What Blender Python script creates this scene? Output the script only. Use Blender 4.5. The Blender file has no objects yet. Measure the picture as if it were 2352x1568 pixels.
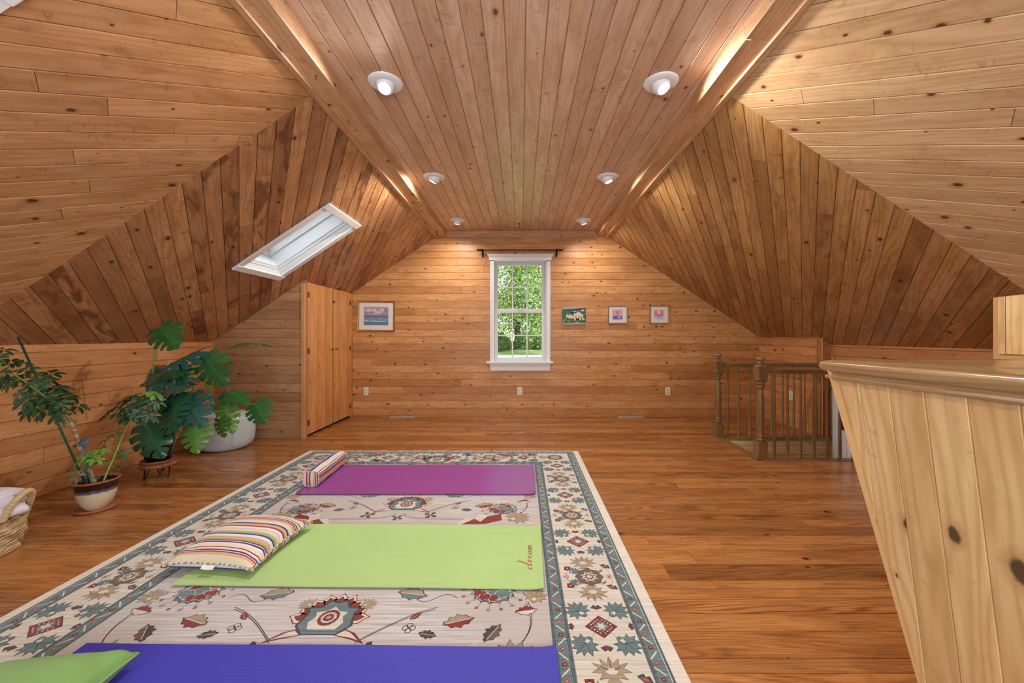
import bpy, bmesh, math, random
from mathutils import Vector, Matrix
sc = bpy.context.scene
COL = sc.collection
PI = math.pi
# ------------------------------------------------------------------ camera
F = 900.0; CX = 1198.0; CY = 772.0; H = 1.15        # focal length and vanishing point in pixels, eye height
cam_d = bpy.data.cameras.new('camera'); cam = bpy.data.objects.new('camera', cam_d); COL.objects.link(cam)
cam.location = (0, 0, H); cam.rotation_euler = (PI/2, 0, 0)
cam_d.sensor_width = 36.0; cam_d.lens = 36.0*F/2352
cam_d.shift_x = (1176-CX)/2352; cam_d.shift_y = (CY-784)/2352
cam_d.clip_start = 0.02; cam_d.clip_end = 300
sc.camera = cam
sc.view_settings.view_transform = 'Standard'; sc.view_settings.look = 'None'
sc.view_settings.gamma = 1; sc.view_settings.use_curve_mapping = False
sc.view_settings.exposure = 0.42
sc.cycles.use_denoising = True
sc.cycles.use_adaptive_sampling = True; sc.cycles.adaptive_threshold = 0.05
sc.cycles.max_bounces = 6; sc.cycles.diffuse_bounces = 3; sc.cycles.glossy_bounces = 2
sc.cycles.sample_clamp_indirect = 6.0
# ------------------------------------------------------------------ world, sun, rear fill
w = bpy.data.worlds.new('sky'); sc.world = w; w.use_nodes = True
wn = w.node_tree; wn.nodes.clear()
wo = wn.nodes.new('ShaderNodeOutputWorld'); wb = wn.nodes.new('ShaderNodeBackground')
tc = wn.nodes.new('ShaderNodeTexCoord'); sx = wn.nodes.new('ShaderNodeSeparateXYZ'); cr = wn.nodes.new('ShaderNodeValToRGB')
wn.links.new(tc.outputs['Generated'], sx.inputs[0]); wn.links.new(sx.outputs['Z'], cr.inputs[0]); wn.links.new(cr.outputs[0], wb.inputs[0])
cr.color_ramp.elements[0].position = 0.0; cr.color_ramp.elements[0].color = (0.92, 0.96, 1.0, 1)
cr.color_ramp.elements[1].position = 0.7; cr.color_ramp.elements[1].color = (0.78, 0.88, 1.0, 1)
wb.inputs[1].default_value = 2.1
wn.links.new(wb.outputs[0], wo.inputs[0])
def lamp(name, kind, loc, energy, color=(1, 1, 1), **kw):
    d = bpy.data.lights.new(name, kind); o = bpy.data.objects.new(name, d); COL.objects.link(o)
    o.location = loc; d.energy = energy; d.color = color
    rot = kw.pop('rot', None)
    for k, v in kw.items(): setattr(d, k, v)
    if rot is not None: o.rotation_euler = rot
    return o
s_ = lamp('sun', 'SUN', (0, 0, 20), 6.5, (1, 0.95, 0.86), angle=0.01)
s_.rotation_euler = Vector((-0.72, 0.50, -0.52)).to_track_quat('-Z', 'Y').to_euler()
# soft cool fill added behind the camera; the rear wall has no window
lamp('rear_fill_light', 'AREA', (0.0, -1.42, 1.45), 118, (0.82, 0.91, 1.0), shape='RECTANGLE', size=3.6, size_y=1.5, rot=(PI/2+.22, 0, 0))
# ------------------------------------------------------------------ helpers
def lin(h):
    h = h.lstrip('#'); r = [int(h[i:i+2], 16)/255 for i in (0, 2, 4)]
    return tuple((c/12.92 if c <= 0.04045 else ((c+0.055)/1.055)**2.4) for c in r) + (1.0,)
class MB:
    def __init__(s): s.v = []; s.f = []; s.m = []; s.uv = []; s.c = []
    def face(s, pts, mat=0, uvs=None, col=None):
        n = len(s.v); s.v += [tuple(p) for p in pts]; s.f.append(tuple(range(n, n+len(pts)))); s.m.append(mat)
        s.uv.append(uvs or [(0, 0)]*len(pts)); s.c.append(col or (0.5, 0.5, 0.5))
        return s
    def box(s, a, b, mat=0, M=None, col=None, grain=None):
        x0, y0, z0 = a; x1, y1, z1 = b
        P = [Vector(p) for p in ((x0,y0,z0),(x1,y0,z0),(x1,y1,z0),(x0,y1,z0),(x0,y0,z1),(x1,y0,z1),(x1,y1,z1),(x0,y1,z1))]
        dims = (x1-x0, y1-y0, z1-z0)
        g = grain if grain is not None else max(range(3), key=lambda i: dims[i])
        oth = [i for i in range(3) if i != g]
        UV = [(p[g], p[oth[0]] + p[oth[1]]) for p in P]
        if M is not None: P = [M @ p for p in P]
        if col is None: col = (rnd01(a, b), rnd01(b, a), rnd01(a, a))
        for q in ((0,3,2,1),(4,5,6,7),(0,1,5,4),(2,3,7,6),(1,2,6,5),(3,0,4,7)):
            s.face([P[i] for i in q], mat, [UV[i] for i in q], col)
        return s
    def grid(s, rows, mat=0, close_u=False, close_v=False, uvf=None, col=None):
        nu = len(rows); nv = len(rows[0]); n = len(s.v)
        for r in rows: s.v += [tuple(p) for p in r]
        for i in range(nu if close_u else nu-1):
            for j in range(nv if close_v else nv-1):
                a = (i, j); b = ((i+1) % nu, j); c = ((i+1) % nu, (j+1) % nv); d = (i, (j+1) % nv)
                s.f.append(tuple(n+k[0]*nv+k[1] for k in (a, b, c, d))); s.m.append(mat if not callable(mat) else mat(i, j))
                if uvf: s.uv.append([uvf(i, j), uvf(i+1, j), uvf(i+1, j+1), uvf(i, j+1)])
                else: s.uv.append([(i/nu, j/nv), ((i+1)/nu, j/nv), ((i+1)/nu, (j+1)/nv), (i/nu, (j+1)/nv)])
                s.c.append(col or (0.5, 0.5, 0.5))
        return s
    def lathe(s, prof, n=40, c=(0, 0, 0), mat=0, matf=None, M=None, sx=1, sy=1, rf=None):
        rows = []
        for (r, z) in prof:
            row = []
            for k in range(n):
                a = 2*PI*k/n; rr = r*(rf(a, z) if rf else 1)
                p = Vector((rr*math.cos(a)*sx, rr*math.sin(a)*sy, z))
                if M is not None: p = M @ p
                row.append(p + Vector(c))
            rows.append(row)
        return s.grid(rows, matf or mat, close_v=True, uvf=lambda i, j: (prof[min(i, len(prof)-1)][1], j/n))
    def tube(s, pts, r, n=8, mat=0, cap=True, radf=None):
        pts = [Vector(p) for p in pts]; rows = []; N = len(pts)
        rad = r if callable(r) else (lambda t: r)
        prev = None; L = 0; ls = []
        for i in range(N):
            if i: L += (pts[i]-pts[i-1]).length
            ls.append(L)
        for i, p in enumerate(pts):
            t = (pts[min(i+1, N-1)]-pts[max(i-1, 0)]).normalized()
            if prev is None:
                u = t.orthogonal().normalized()
            else:
                u = (prev - t*prev.dot(t))
                u = u.normalized() if u.length > 1e-6 else t.orthogonal().normalized()
            prev = u; vv = t.cross(u)
            rr = rad(i/(N-1) if N > 1 else 0)
            rows.append([p + (u*math.cos(2*PI*k/n)+vv*math.sin(2*PI*k/n))*rr*(radf(i, k) if radf else 1) for k in range(n)])
        s.grid(rows, mat, close_v=True, uvf=lambda i, j: (ls[min(i, N-1)], j/n))
        if cap: s.face(rows[0][::-1], mat); s.face(rows[-1], mat)
        return s
    def build(s, name, mats, parent=None, smooth=False, loc=None, bevel=0, auto=None, solid=0, sub=0):
        me = bpy.data.meshes.new(name); me.from_pydata(s.v, [], s.f)
        if not isinstance(mats, (list, tuple)): mats = [mats]
        for m in mats: me.materials.append(m)
        me.polygons.foreach_set('material_index', s.m)
        uv = me.uv_layers.new(name='UVMap'); flat = []
        for q in s.uv:
            for a in q: flat += [a[0], a[1]]
        uv.data.foreach_set('uv', flat)
        ca = me.color_attributes.new('rnd', 'FLOAT_COLOR', 'CORNER'); fl = []
        for q, c in zip(s.f, s.c): fl += [c[0], c[1], c[2], 1.0]*len(q)
        ca.data.foreach_set('color', fl)
        me.update()
        bm = bmesh.new(); bm.from_mesh(me)
        if smooth or bevel or solid: bmesh.ops.remove_doubles(bm, verts=bm.verts, dist=1e-6)
        if smooth: bmesh.ops.recalc_face_normals(bm, faces=bm.faces)
        bm.to_mesh(me); bm.free()
        if smooth: me.polygons.foreach_set('use_smooth', [True]*len(me.polygons))
        o = bpy.data.objects.new(name, me); COL.objects.link(o)
        if parent is not None: o.parent = parent
        if loc is not None: o.location = loc
        if solid:
            md = o.modifiers.new('solid', 'SOLIDIFY'); md.thickness = solid; md.offset = 0
        if sub:
            md = o.modifiers.new('sub', 'SUBSURF'); md.levels = sub; md.render_levels = sub
        if bevel:
            md = o.modifiers.new('bevel', 'BEVEL'); md.width = bevel; md.segments = 2; md.limit_method = 'ANGLE'; md.angle_limit = 0.6
        if auto:
            try: me.set_sharp_from_angle(angle=auto)
            except Exception: pass
        return o
def rnd01(*k):
    x = math.sin(sum((i+1)*12.9898*float(v) for i, v in enumerate([q for t in k for q in (t if hasattr(t, '__iter__') else (t,))])) + 4.1)*43758.5453
    return x - math.floor(x)
def tag(o, label=None, cat=None, group=None, kind=None):
    if label: o['label'] = label
    if cat: o['category'] = cat
    if group: o['group'] = group
    if kind: o['kind'] = kind
    return o
def empty(name, loc=(0, 0, 0), rz=0, parent=None):
    o = bpy.data.objects.new(name, None); COL.objects.link(o); o.location = loc; o.rotation_euler = (0, 0, rz)
    o.empty_display_size = 0.1
    if parent: o.parent = parent
    return o
def copy_tree(o, parent=None):
    c = o.copy(); COL.objects.link(c)
    if parent is not None: c.parent = parent
    for ch in [k for k in bpy.data.objects if k.parent == o]: copy_tree(ch, c)
    return c
def P(px, py, Y):            # the point at distance Y seen at a pixel
    return Vector(((px-CX)/F*Y, Y, H-(py-CY)/F*Y))
# ------------------------------------------------------------------ node helpers
class N:
    def __init__(s, name):
        s.m = bpy.data.materials.new(name); s.m.use_nodes = True; s.t = s.m.node_tree; s.t.nodes.clear()
        s.out = s.t.nodes.new('ShaderNodeOutputMaterial'); s.b = s.t.nodes.new('ShaderNodeBsdfPrincipled')
        s.t.links.new(s.b.outputs[0], s.out.inputs[0])
    def new(s, t, **kw):
        n = s.t.nodes.new('ShaderNode'+t)
        for k, v in kw.items(): setattr(n, k, v)
        return n
    def put(s, sock, v):
        if hasattr(v, 'is_linked') or hasattr(v, 'links'): s.t.links.new(v, sock)
        elif hasattr(v, '__iter__') and len(v) == 4 and sock.type == 'VECTOR': sock.default_value = v[:3]
        else: sock.default_value = v
    def math(s, op, a, b=None, c=None, clamp=False):
        n = s.new('Math', operation=op); n.use_clamp = clamp; s.put(n.inputs[0], a)
        if b is not None: s.put(n.inputs[1], b)
        if c is not None: s.put(n.inputs[2], c)
        return n.outputs[0]
    def vmath(s, op, a, b):
        n = s.new('VectorMath', operation=op); s.put(n.inputs[0], a); s.put(n.inputs[1], b); return n.outputs[0]
    def noise(s, vec, scale=1, detail=3, rough=.5, dist=0, dim='3D'):
        n = s.new('TexNoise'); n.noise_dimensions = dim; s.put(n.inputs['Vector'], vec)
        n.inputs['Scale'].default_value = scale; n.inputs['Detail'].default_value = detail
        n.inputs['Roughness'].default_value = rough; n.inputs['Distortion'].default_value = dist
        return n.outputs[0]
    def mix(s, f, a, b, mode='MIX'):
        n = s.new('MixRGB', blend_type=mode); s.put(n.inputs[0], f); s.put(n.inputs[1], a); s.put(n.inputs[2], b); return n.outputs[0]
    def smooth(s, v, a, b):
        n = s.new('MapRange', interpolation_type='SMOOTHSTEP'); s.put(n.inputs[0], v); n.inputs[1].default_value = a; n.inputs[2].default_value = b
        n.inputs[3].default_value = 0; n.inputs[4].default_value = 1; return n.outputs[0]
    def ramp(s, v, stops, const=False):
        n = s.new('ValToRGB'); s.put(n.inputs[0], v); e = n.color_ramp.elements
        if const: n.color_ramp.interpolation = 'CONSTANT'
        e[0].position = stops[0][0]; e[0].color = stops[0][1]; e[1].position = stops[-1][0]; e[1].color = stops[-1][1]
        for p, c in stops[1:-1]:
            k = e.new(p); k.color = c
        return n.outputs[0]
    def bump(s, h, strength=.3, dist=.002):
        n = s.new('Bump'); s.put(n.inputs['Height'], h); n.inputs['Strength'].default_value = strength; n.inputs['Distance'].default_value = dist
        s.t.links.new(n.outputs[0], s.b.inputs['Normal']); return n
    def set(s, **kw):
        names = dict(color='Base Color', rough='Roughness', metal='Metallic', spec='Specular IOR Level', trans='Transmission Weight', ior='IOR',
                     em='Emission Color', es='Emission Strength', coat='Coat Weight', coatr='Coat Roughness', sheen='Sheen Weight', sub='Subsurface Weight', alpha='Alpha')
        for k, v in kw.items(): s.put(s.b.inputs[names[k]], v)
        return s.m
MC = {}
def plain(name, color, rough=.5, var=.06, scale=30, bump=0, **kw):
    if name in MC: return MC[name]
    n = N(name); c = lin(color) if isinstance(color, str) else color
    t = n.new('TexCoord').outputs['Object']
    f = n.noise(t, scale, 3)
    dk = tuple(x*(1-var*2) for x in c[:3])+(1,); lt = tuple(min(1, x*(1+var)) for x in c[:3])+(1,)
    n.set(color=n.mix(f, dk, lt), rough=rough, **kw)
    if bump: n.bump(n.noise(t, scale*6, 2), bump, .002)
    MC[name] = n.m; return n.m
def wood(name, light, mid, dark, knot='#4a2410', rough=.42, ring=.35, blotch=.3, knots=.35, kscale=8, tonevar=.35, fine=.25, dens=1.0, coat=0, stain=0, knotsize=1.0, spec=.5, wx_=1.0, freq=170, amp=46, ringvar=False):
    n = N(name); uvn = n.new('UVMap'); uvn.uv_map = 'UVMap'; uv = uvn.outputs[0]
    at = n.new('Attribute'); at.attribute_name = 'rnd'; at.attribute_type = 'GEOMETRY'
    sp = n.new('SeparateColor'); n.t.links.new(at.outputs['Color'], sp.inputs[0]); r, g, b = sp.outputs[0], sp.outputs[1], sp.outputs[2]
    off = n.new('CombineXYZ'); n.put(off.inputs[0], n.math('MULTIPLY', r, 53.0)); n.put(off.inputs[1], n.math('MULTIPLY', g, 31.0))
    vec = n.vmath('ADD', uv, off.outputs[0])
    big = n.noise(n.vmath('MULTIPLY', vec, (2.2, 9, 1, 0)), 1, 3, .55)
    warp = n.noise(n.vmath('MULTIPLY', vec, (wx_, 6.5, 1, 0)), 1, 2, .5)
    sv = n.new('SeparateXYZ'); n.put(sv.inputs[0], vec)
    ph = n.math('ADD', n.math('MULTIPLY', sv.outputs[1], freq), n.math('MULTIPLY', warp, amp))
    rg = n.math('MULTIPLY_ADD', n.math('SINE', ph), .5, .5)
    rg = n.math('POWER', rg, 2.2)
    fn = n.noise(n.vmath('MULTIPLY', vec, (5, 260, 1, 0)), 1, 3, .6)
    col = n.mix(n.smooth(big, .38, .68), lin(light), lin(mid))
    tf = n.math('MULTIPLY', n.math('SUBTRACT', b, .35, clamp=True), tonevar*1.6)
    col = n.mix(tf, col, lin(dark))
    if ringvar: rg = n.math('MULTIPLY', rg, n.math('MULTIPLY_ADD', n.math('POWER', g, 1.6), .85, .15))
    col = n.mix(n.math('MULTIPLY', rg, ring), col, lin(dark))
    col = n.mix(n.math('MULTIPLY', n.smooth(fn, .45, .75), fine), col, lin(dark))
    if blotch:
        bl = n.noise(n.vmath('MULTIPLY', vec, (9, 16, 1, 0)), 1, 4, .6, .6)
        col = n.mix(n.math('MULTIPLY', n.smooth(bl, .52, .72), blotch), col, lin(dark))
        b3 = n.noise(n.vmath('MULTIPLY', vec, (34, 11, 1, 0)), 1, 2, .5, 1.2); b4 = n.noise(n.vmath('MULTIPLY', vec, (2.5, 12, 1, 0)), 1, 2)
        col = n.mix(n.math('MULTIPLY', n.math('MULTIPLY', n.smooth(b3, .60, .70), n.smooth(b4, .45, .62)), blotch*1.3), col, lin(dark))
    if stain:
        bl2 = n.noise(n.vmath('MULTIPLY', vec, (2.5, 7, 1, 0)), 1, 3, .6, 1.0)
        sf = n.math('MULTIPLY', n.smooth(bl2, .46, .62), n.math('MULTIPLY', n.smooth(g, .45, .8), stain))
        col = n.mix(sf, col, lin('#5a2c14'))
    if knots:
        vo = n.new('TexVoronoi'); vo.voronoi_dimensions = '2D'; n.put(vo.inputs['Vector'], n.vmath('MULTIPLY', vec, (kscale*.8, kscale*1.15, 1, 0))); vo.inputs['Scale'].default_value = 1
        n2 = n.noise(n.vmath('MULTIPLY', vec, (40, 40, 1, 0)), 1, 2)
        d = n.math('ADD', vo.outputs['Distance'], n.math('MULTIPLY_ADD', n2, .10, -.05))
        s2 = n.new('SeparateColor'); n.t.links.new(vo.outputs['Color'], s2.inputs[0])
        on = n.math('LESS_THAN', s2.outputs[0], knots)
        size = n.math('MULTIPLY_ADD', n.math('POWER', s2.outputs[1], 2.5), .12*knotsize, .025*knotsize)
        q = n.math('DIVIDE', d, size)
        halo = n.math('SUBTRACT', 1, n.smooth(q, .7, 2.6)); core = n.math('SUBTRACT', 1, n.smooth(q, .65, 1.15))
        col = n.mix(n.math('MULTIPLY', n.math('MULTIPLY', halo, on), .55), col, lin(dark))
        col = n.mix(n.math('MULTIPLY', n.math('MULTIPLY', core, on), .9), col, lin(knot))
    n.set(color=col, rough=n.math('MULTIPLY_ADD', fn, .12, rough-.06), coat=coat, spec=spec)
    if coat: n.b.inputs['Coat Roughness'].default_value = .12
    und = n.noise(n.vmath('MULTIPLY', vec, (14, 30, 1, 0)), 1, 2)
    n.bump(n.math('ADD', n.math('MULTIPLY', fn, .12), und), .35, .0016)
    MC[name] = n.m; return n.m
W_CEIL = wood('pine_ceiling', '#e6c4a8', '#d8ae8c', '#a4765a', knot='#6b3f28', knots=.22, ring=.22, blotch=.38, tonevar=.3)
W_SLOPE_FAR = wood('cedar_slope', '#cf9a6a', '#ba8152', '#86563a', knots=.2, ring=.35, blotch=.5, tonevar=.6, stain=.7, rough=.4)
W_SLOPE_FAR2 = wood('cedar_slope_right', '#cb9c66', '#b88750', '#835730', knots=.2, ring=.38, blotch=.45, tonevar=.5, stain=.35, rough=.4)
W_SLOPE_L = wood('pine_slope_left', '#d29d6b', '#be8655', '#8a5835', knots=.24, ring=.22, blotch=.42, tonevar=.35)
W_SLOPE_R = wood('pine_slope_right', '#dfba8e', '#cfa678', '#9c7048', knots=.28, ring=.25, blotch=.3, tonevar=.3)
W_WALL = wood('pine_wall', '#dca56a', '#cb8c50', '#935828', knot='#401d0e', knots=.42, kscale=9, ring=.22, blotch=.35, tonevar=.5, knotsize=.85)
W_KNEE = wood('pine_knee_wall', '#dc9f68', '#c88a52', '#965c32', knot='#4a1f0e', knots=.28, ring=.22, blotch=.35, tonevar=.4)
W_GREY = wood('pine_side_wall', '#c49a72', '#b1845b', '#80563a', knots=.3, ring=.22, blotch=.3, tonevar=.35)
W_DOOR = wood('pine_door', '#e0a368', '#d09052', '#a8682f', knots=.16, ring=.2, blotch=.12, tonevar=.35)
W_BAR = wood('knotty_bar_pine', '#f0d09a', '#e4bd82', '#ac7e48', knot='#3a2416', knots=.38, kscale=7.0, ring=.34, blotch=.25, tonevar=.22, knotsize=1.25, rough=.33)
W_FLOOR = wood('oak_floor', '#c2854e', '#a96c3a', '#381b0e', knots=.16, ring=.62, blotch=.12, tonevar=.42, fine=.6, wx_=.65, freq=330, amp=115, rough=.22, spec=.5, knot='#2a140a', kscale=6, knotsize=.6, ringvar=True)
W_OAK = wood('oak_rail', '#94744c', '#7a5b38', '#4c331e', knots=0, ring=.3, blotch=.1, tonevar=.25, rough=.28)
W_RAIL = wood('oak_bar_rail', '#b8976c', '#a5835a', '#745433', knots=0, ring=.35, blotch=0, tonevar=.1, rough=.22)
W_BEAM = wood('pine_beam', '#dcaf84', '#c9986c', '#976440', knots=.2, ring=.25, blotch=.3, tonevar=.2)
M_WHITE = plain('white_paint', '#eceded', .35, .02)
M_WHITE2 = plain('white_satin', '#dcdfdf', .3, .02)
# ------------------------------------------------------------------ board surfaces
def clip(poly, f):
    out = []
    for i in range(len(poly)):
        a = poly[i]; b = poly[(i+1) % len(poly)]; fa = f(a); fb = f(b)
        if fa >= 0: out.append(a)
        if (fa > 0 and fb < 0) or (fa < 0 and fb > 0):
            t = fa/(fa-fb); out.append(tuple(a[k]+(b[k]-a[k])*t for k in range(len(a))))
    return out
def rng(poly, i, lo, hi):
    poly = clip(poly, lambda p: p[i]-lo)
    if len(poly) > 2: poly = clip(poly, lambda p: hi-p[i])
    return poly if len(poly) > 2 else []
def cut_hole(poly, i, a0, a1, j, b0, b1):
    out = [clip(poly, lambda p: a0-p[i]), clip(poly, lambda p: p[i]-a1)]
    mid = rng(poly, i, a0, a1)
    if mid: out += [clip(mid, lambda p: b0-p[j]), clip(mid, lambda p: p[j]-b1)]
    return [q for q in out if len(q) > 2]
def boards(name, mat, polys, eu, normal, width=.103, seed=1, groove=.0045, depth=.009, jl=(1.0, 3.4), v0=0.0, joints=True, parent=None, joints_at=None, mb=None, gap=.0018):
    """polys: convex world-space polygons lying in one plane; eu: board direction; normal: out of the face"""
    eu = Vector(eu).normalized(); en = Vector(normal).normalized(); ev = en.cross(eu).normalized()
    own = mb is None; mb = mb or MB()
    org = Vector(polys[0][0]); dn = org.dot(en)
    P2 = [[(Vector(p).dot(eu), Vector(p).dot(ev)) for p in q] for q in polys]
    vmin = min(p[1] for q in P2 for p in q); vmax = max(p[1] for q in P2 for p in q)
    umin = min(p[0] for q in P2 for p in q); umax = max(p[0] for q in P2 for p in q)
    ws = width if isinstance(width, (list, tuple)) else [width]
    R = random.Random(seed)
    v = math.floor((vmin-v0)/ws[0])*ws[0]+v0 if len(ws) == 1 else vmin-.01
    W = lambda u, vv, h: eu*u + ev*vv + en*(dn+h)
    lo = [min(p[i] for q in polys for p in q) for i in range(3)]; hi = [max(p[i] for q in polys for p in q) for i in range(3)]
    for q in polys:                                  # sheathing behind the boards, lapped past the corners
        pts = []
        for p in q:
            mv = Vector([(-.03 if p[i] < lo[i]+1e-4 else .03 if p[i] > hi[i]-1e-4 else 0) if hi[i]-lo[i] > .01 else 0 for i in range(3)])
            pts.append(Vector(p)+mv-en*mv.dot(en)-en*(depth+.0006))
        mb.face(pts, 0, [(0, 0)]*len(pts), (.5, .5, .6))
    bi = 0
    while v < vmax:
        wd = ws[0] if len(ws) == 1 else R.choice(ws)
        cuts = [umin-.01]
        if joints:
            u = umin + R.uniform(.1, jl[1])
            while u < umax: cuts.append(u); u += R.uniform(*jl)
        cuts.append(umax+.01)
        for k in range(len(cuts)-1):
            u0, u1 = cuts[k], cuts[k+1]; col = (R.random(), R.random(), R.random())
            g = groove; jg = gap*1.3
            segs = [(v, v+gap, lambda q: -depth), (v+gap, v+gap+.0002, None), (v+gap+.0002, v+g, None), (v+g, v+wd-g, None), (v+wd-g, v+wd-gap-.0002, None), (v+wd-gap, v+wd, None)]
            for q in P2:
                bq = rng(q, 1, v, v+wd)
                if not bq: continue
                bq = rng(bq, 0, u0, u1)
                if not bq: continue
                def emit(a, b, h, ua=u0, ub=u1):
                    s = rng(bq, 1, a, b)
                    if s: s = rng(s, 0, ua, ub)
                    if s: mb.face([W(p[0], p[1], h(p)) for p in s], 0, [(p[0], p[1]) for p in s], col)
                va, vb = v+gap, v+wd-gap
                hm = -.0022
                emit(v, va, lambda p: -depth); emit(vb, v+wd, lambda p: -depth)
                emit(va, va+.0003, lambda p: -depth+(p[1]-va)/.0003*(depth+hm))
                emit(vb-.0003, vb, lambda p: -depth+(vb-p[1])/.0003*(depth+hm))
                emit(va+.0003, v+g, lambda p: hm*(1-(p[1]-va-.0003)/(v+g-va-.0003)))
                emit(v+wd-g, vb-.0003, lambda p: hm*(1-(vb-.0003-p[1])/(v+g-va-.0003)))
                if joints:
                    jd = min(depth, .006)
                    emit(v+g, v+wd-g, lambda p: -jd, u0, u0+jg)
                    emit(v+g, v+wd-g, lambda p: -jd*(1-(p[0]-u0-jg)/.0002), u0+jg, u0+jg+.0002)
                    emit(v+g, v+wd-g, lambda p: -jd*(1-(u1-p[0])/.0002), u1-.0002, u1)
                    emit(v+g, v+wd-g, lambda p: 0, u0+jg+.0002, u1-.0002)
                else: emit(v+g, v+wd-g, lambda p: 0)
        v += wd; bi += 1
    if own: return mb.build(name, mat, parent)
    return mb
# ------------------------------------------------------------------ room dimensions
YF = 5.656; YB = -1.5; YS = 4.40                    # far wall, rear wall, side wall beside the closet
XL = -3.46; XC = -2.44; XR = 3.56; XR2 = 3.435; YJ = 4.51
KL = .6726; KR = .66
zl = lambda x: 2.60+KL*(x+1.215)                    # left slope height at x (x negative)
zr = lambda x: 2.60-KR*(x-1.215)                    # right slope height at x
ZC = 2.67; YM = 2.333
def S(o, label=None): return tag(o, label, None, None, 'structure')
# floor with the stair opening
fl = cut_hole([(XL, YB), (XR, YB), (XR, YF), (XL, YF)], 0, 2.235, XR+1, 1, 3.658, 4.49)
S(boards('floor', W_FLOOR, [[(p[0], p[1], 0) for p in q] for q in fl], (1, 0, 0), (0, 0, 1), [.062, .098, .128], 5, groove=.0016, depth=.003, jl=(.8, 3.2), gap=.0009))
# flat ceiling
S(boards('ceiling', W_CEIL, [[(-1.11, YB, ZC), (1.11, YB, ZC), (1.11, YF, ZC), (-1.11, YF, ZC)]], (0, 1, 0), (0, 0, -1), .103, 11, v0=.02, jl=(1.2, 3.8)))
# slopes; skylight holes on the left: x -2.45..-1.71
SKX = (-2.45, -1.71); SK1 = (3.435, 3.98); SK2 = (.715, 1.25)
nl = (KL, 0, -1); nr = (-KR, 0, -1)
L3 = lambda q: [(p[0], p[1], zl(p[0])) for p in q]
R3 = lambda q: [(p[0], p[1], zr(p[0])) for p in q]
near = cut_hole([(XL-.02, YB), (-1.19, YB), (-1.19, YM), (XL-.02, YM)], 0, *SKX, 1, *SK2)
far = [[(XL-.02, YM), (-1.19, YM), (-1.19, YS), (XL-.02, YS)], [(XC-.02, YS), (-1.19, YS), (-1.19, YF), (XC-.02, YF)]]
far = cut_hole(far[0], 0, *SKX, 1, *SK1) + far[1:]
KH = .722
S(boards('ceiling_slope_left', W_SLOPE_L, [L3(q) for q in near], (KH, 1, KL*KH), nl, .103, 21))
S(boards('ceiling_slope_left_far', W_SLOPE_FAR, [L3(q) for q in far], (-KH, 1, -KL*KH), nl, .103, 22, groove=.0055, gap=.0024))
S(boards('ceiling_slope_right', W_SLOPE_R, [R3([(1.19, YB), (XR+.02, YB), (XR+.02, YM), (1.19, YM)])], (-KH, 1, KR*KH), nr, .103, 23))
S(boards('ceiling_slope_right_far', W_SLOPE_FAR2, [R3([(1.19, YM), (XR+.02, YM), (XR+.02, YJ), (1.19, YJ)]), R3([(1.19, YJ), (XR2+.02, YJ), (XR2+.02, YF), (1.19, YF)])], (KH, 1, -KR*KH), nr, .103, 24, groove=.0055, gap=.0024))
# far wall with the window opening
WX = (-.412, .372); WZ = (.79, 2.235)
fw = [(XC, 0), (XR2, 0), (XR2, zr(XR2)), (1.2, 2.62), (1.1, ZC), (-1.1, ZC), (-1.2, 2.62), (XC, zl(XC))]
S(boards('wall_far', W_WALL, [[(p[0], YF, p[1]) for p in q] for q in cut_hole(fw, 0, *WX, 1, *WZ)], (1, 0, 0), (0, -1, 0), .103, 31, v0=.01, jl=(.7, 3.4)))
# left knee wall, side wall, closet wall
S(boards('wall_left', W_KNEE, [[(XL, YB, 0), (XL, YS, 0), (XL, YS, zl(XL)), (XL, YB, zl(XL))]], (0, 1, 0), (1, 0, 0), .115, 33, groove=.0028, jl=(.7, 2.6)))
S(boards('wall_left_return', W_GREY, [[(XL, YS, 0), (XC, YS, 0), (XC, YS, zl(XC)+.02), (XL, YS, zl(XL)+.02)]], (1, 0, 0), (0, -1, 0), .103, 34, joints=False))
# right knee wall with boxed-out far end
S(boards('wall_right', W_KNEE, [[(XR, YB, -.05), (XR, YB, zr(XR)), (XR, YJ, zr(XR)), (XR, YJ, -.05)], [(XR, 3.6, -1.3), (XR, 3.6, -.05), (XR, YJ, -.05), (XR, YJ, -1.3)]], (0, 1, 0), (-1, 0, 0), .103, 35, joints=False))
S(boards('wall_right_far', W_KNEE, [[(XR2, YJ, 0), (XR2, YJ, zr(XR2)), (XR2, YF, zr(XR2)), (XR2, YF, 0)]], (0, 1, 0), (-1, 0, 0), .103, 36, v0=.01, joints=False))
S(boards('wall_right_return', W_KNEE, [[(XR2, YJ, 0), (XR+.02, YJ, 0), (XR+.02, YJ, zr(XR+.02)+.015), (XR2, YJ, zr(XR2)+.015)]], (1, 0, 0), (0, -1, 0), .103, 37, v0=.01, joints=False))
# rear wall behind the camera, and the stairwell walls
mb = boards('wall_rear', W_KNEE, [[(XL, YB, 0), (XL, YB, zl(XL)), (-1.2, YB, 2.7), (1.2, YB, 2.7), (XR, YB, zr(XR)), (XR, YB, 0)]], (1, 0, 0), (0, 1, 0), .103, 38, joints=False)
S(mb)
b = MB()
boards('', None, [[(2.235, 4.49, -1.3), (XR, 4.49, -1.3), (XR, 4.49, -.03), (2.235, 4.49, -.03)]], (1, 0, 0), (0, -1, 0), .103, 41, mb=b)
boards('', None, [[(2.235, 3.658, -1.3), (XR, 3.658, -1.3), (XR, 3.658, -.03), (2.235, 3.658, -.03)]], (1, 0, 0), (0, 1, 0), .103, 42, mb=b)
b.face([(2.235, 3.658, -1.3), (XR, 3.658, -1.3), (XR, 4.49, -1.3), (2.235, 4.49, -1.3)], 0)
S(b.build('wall_stairwell', W_BAR))
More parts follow.
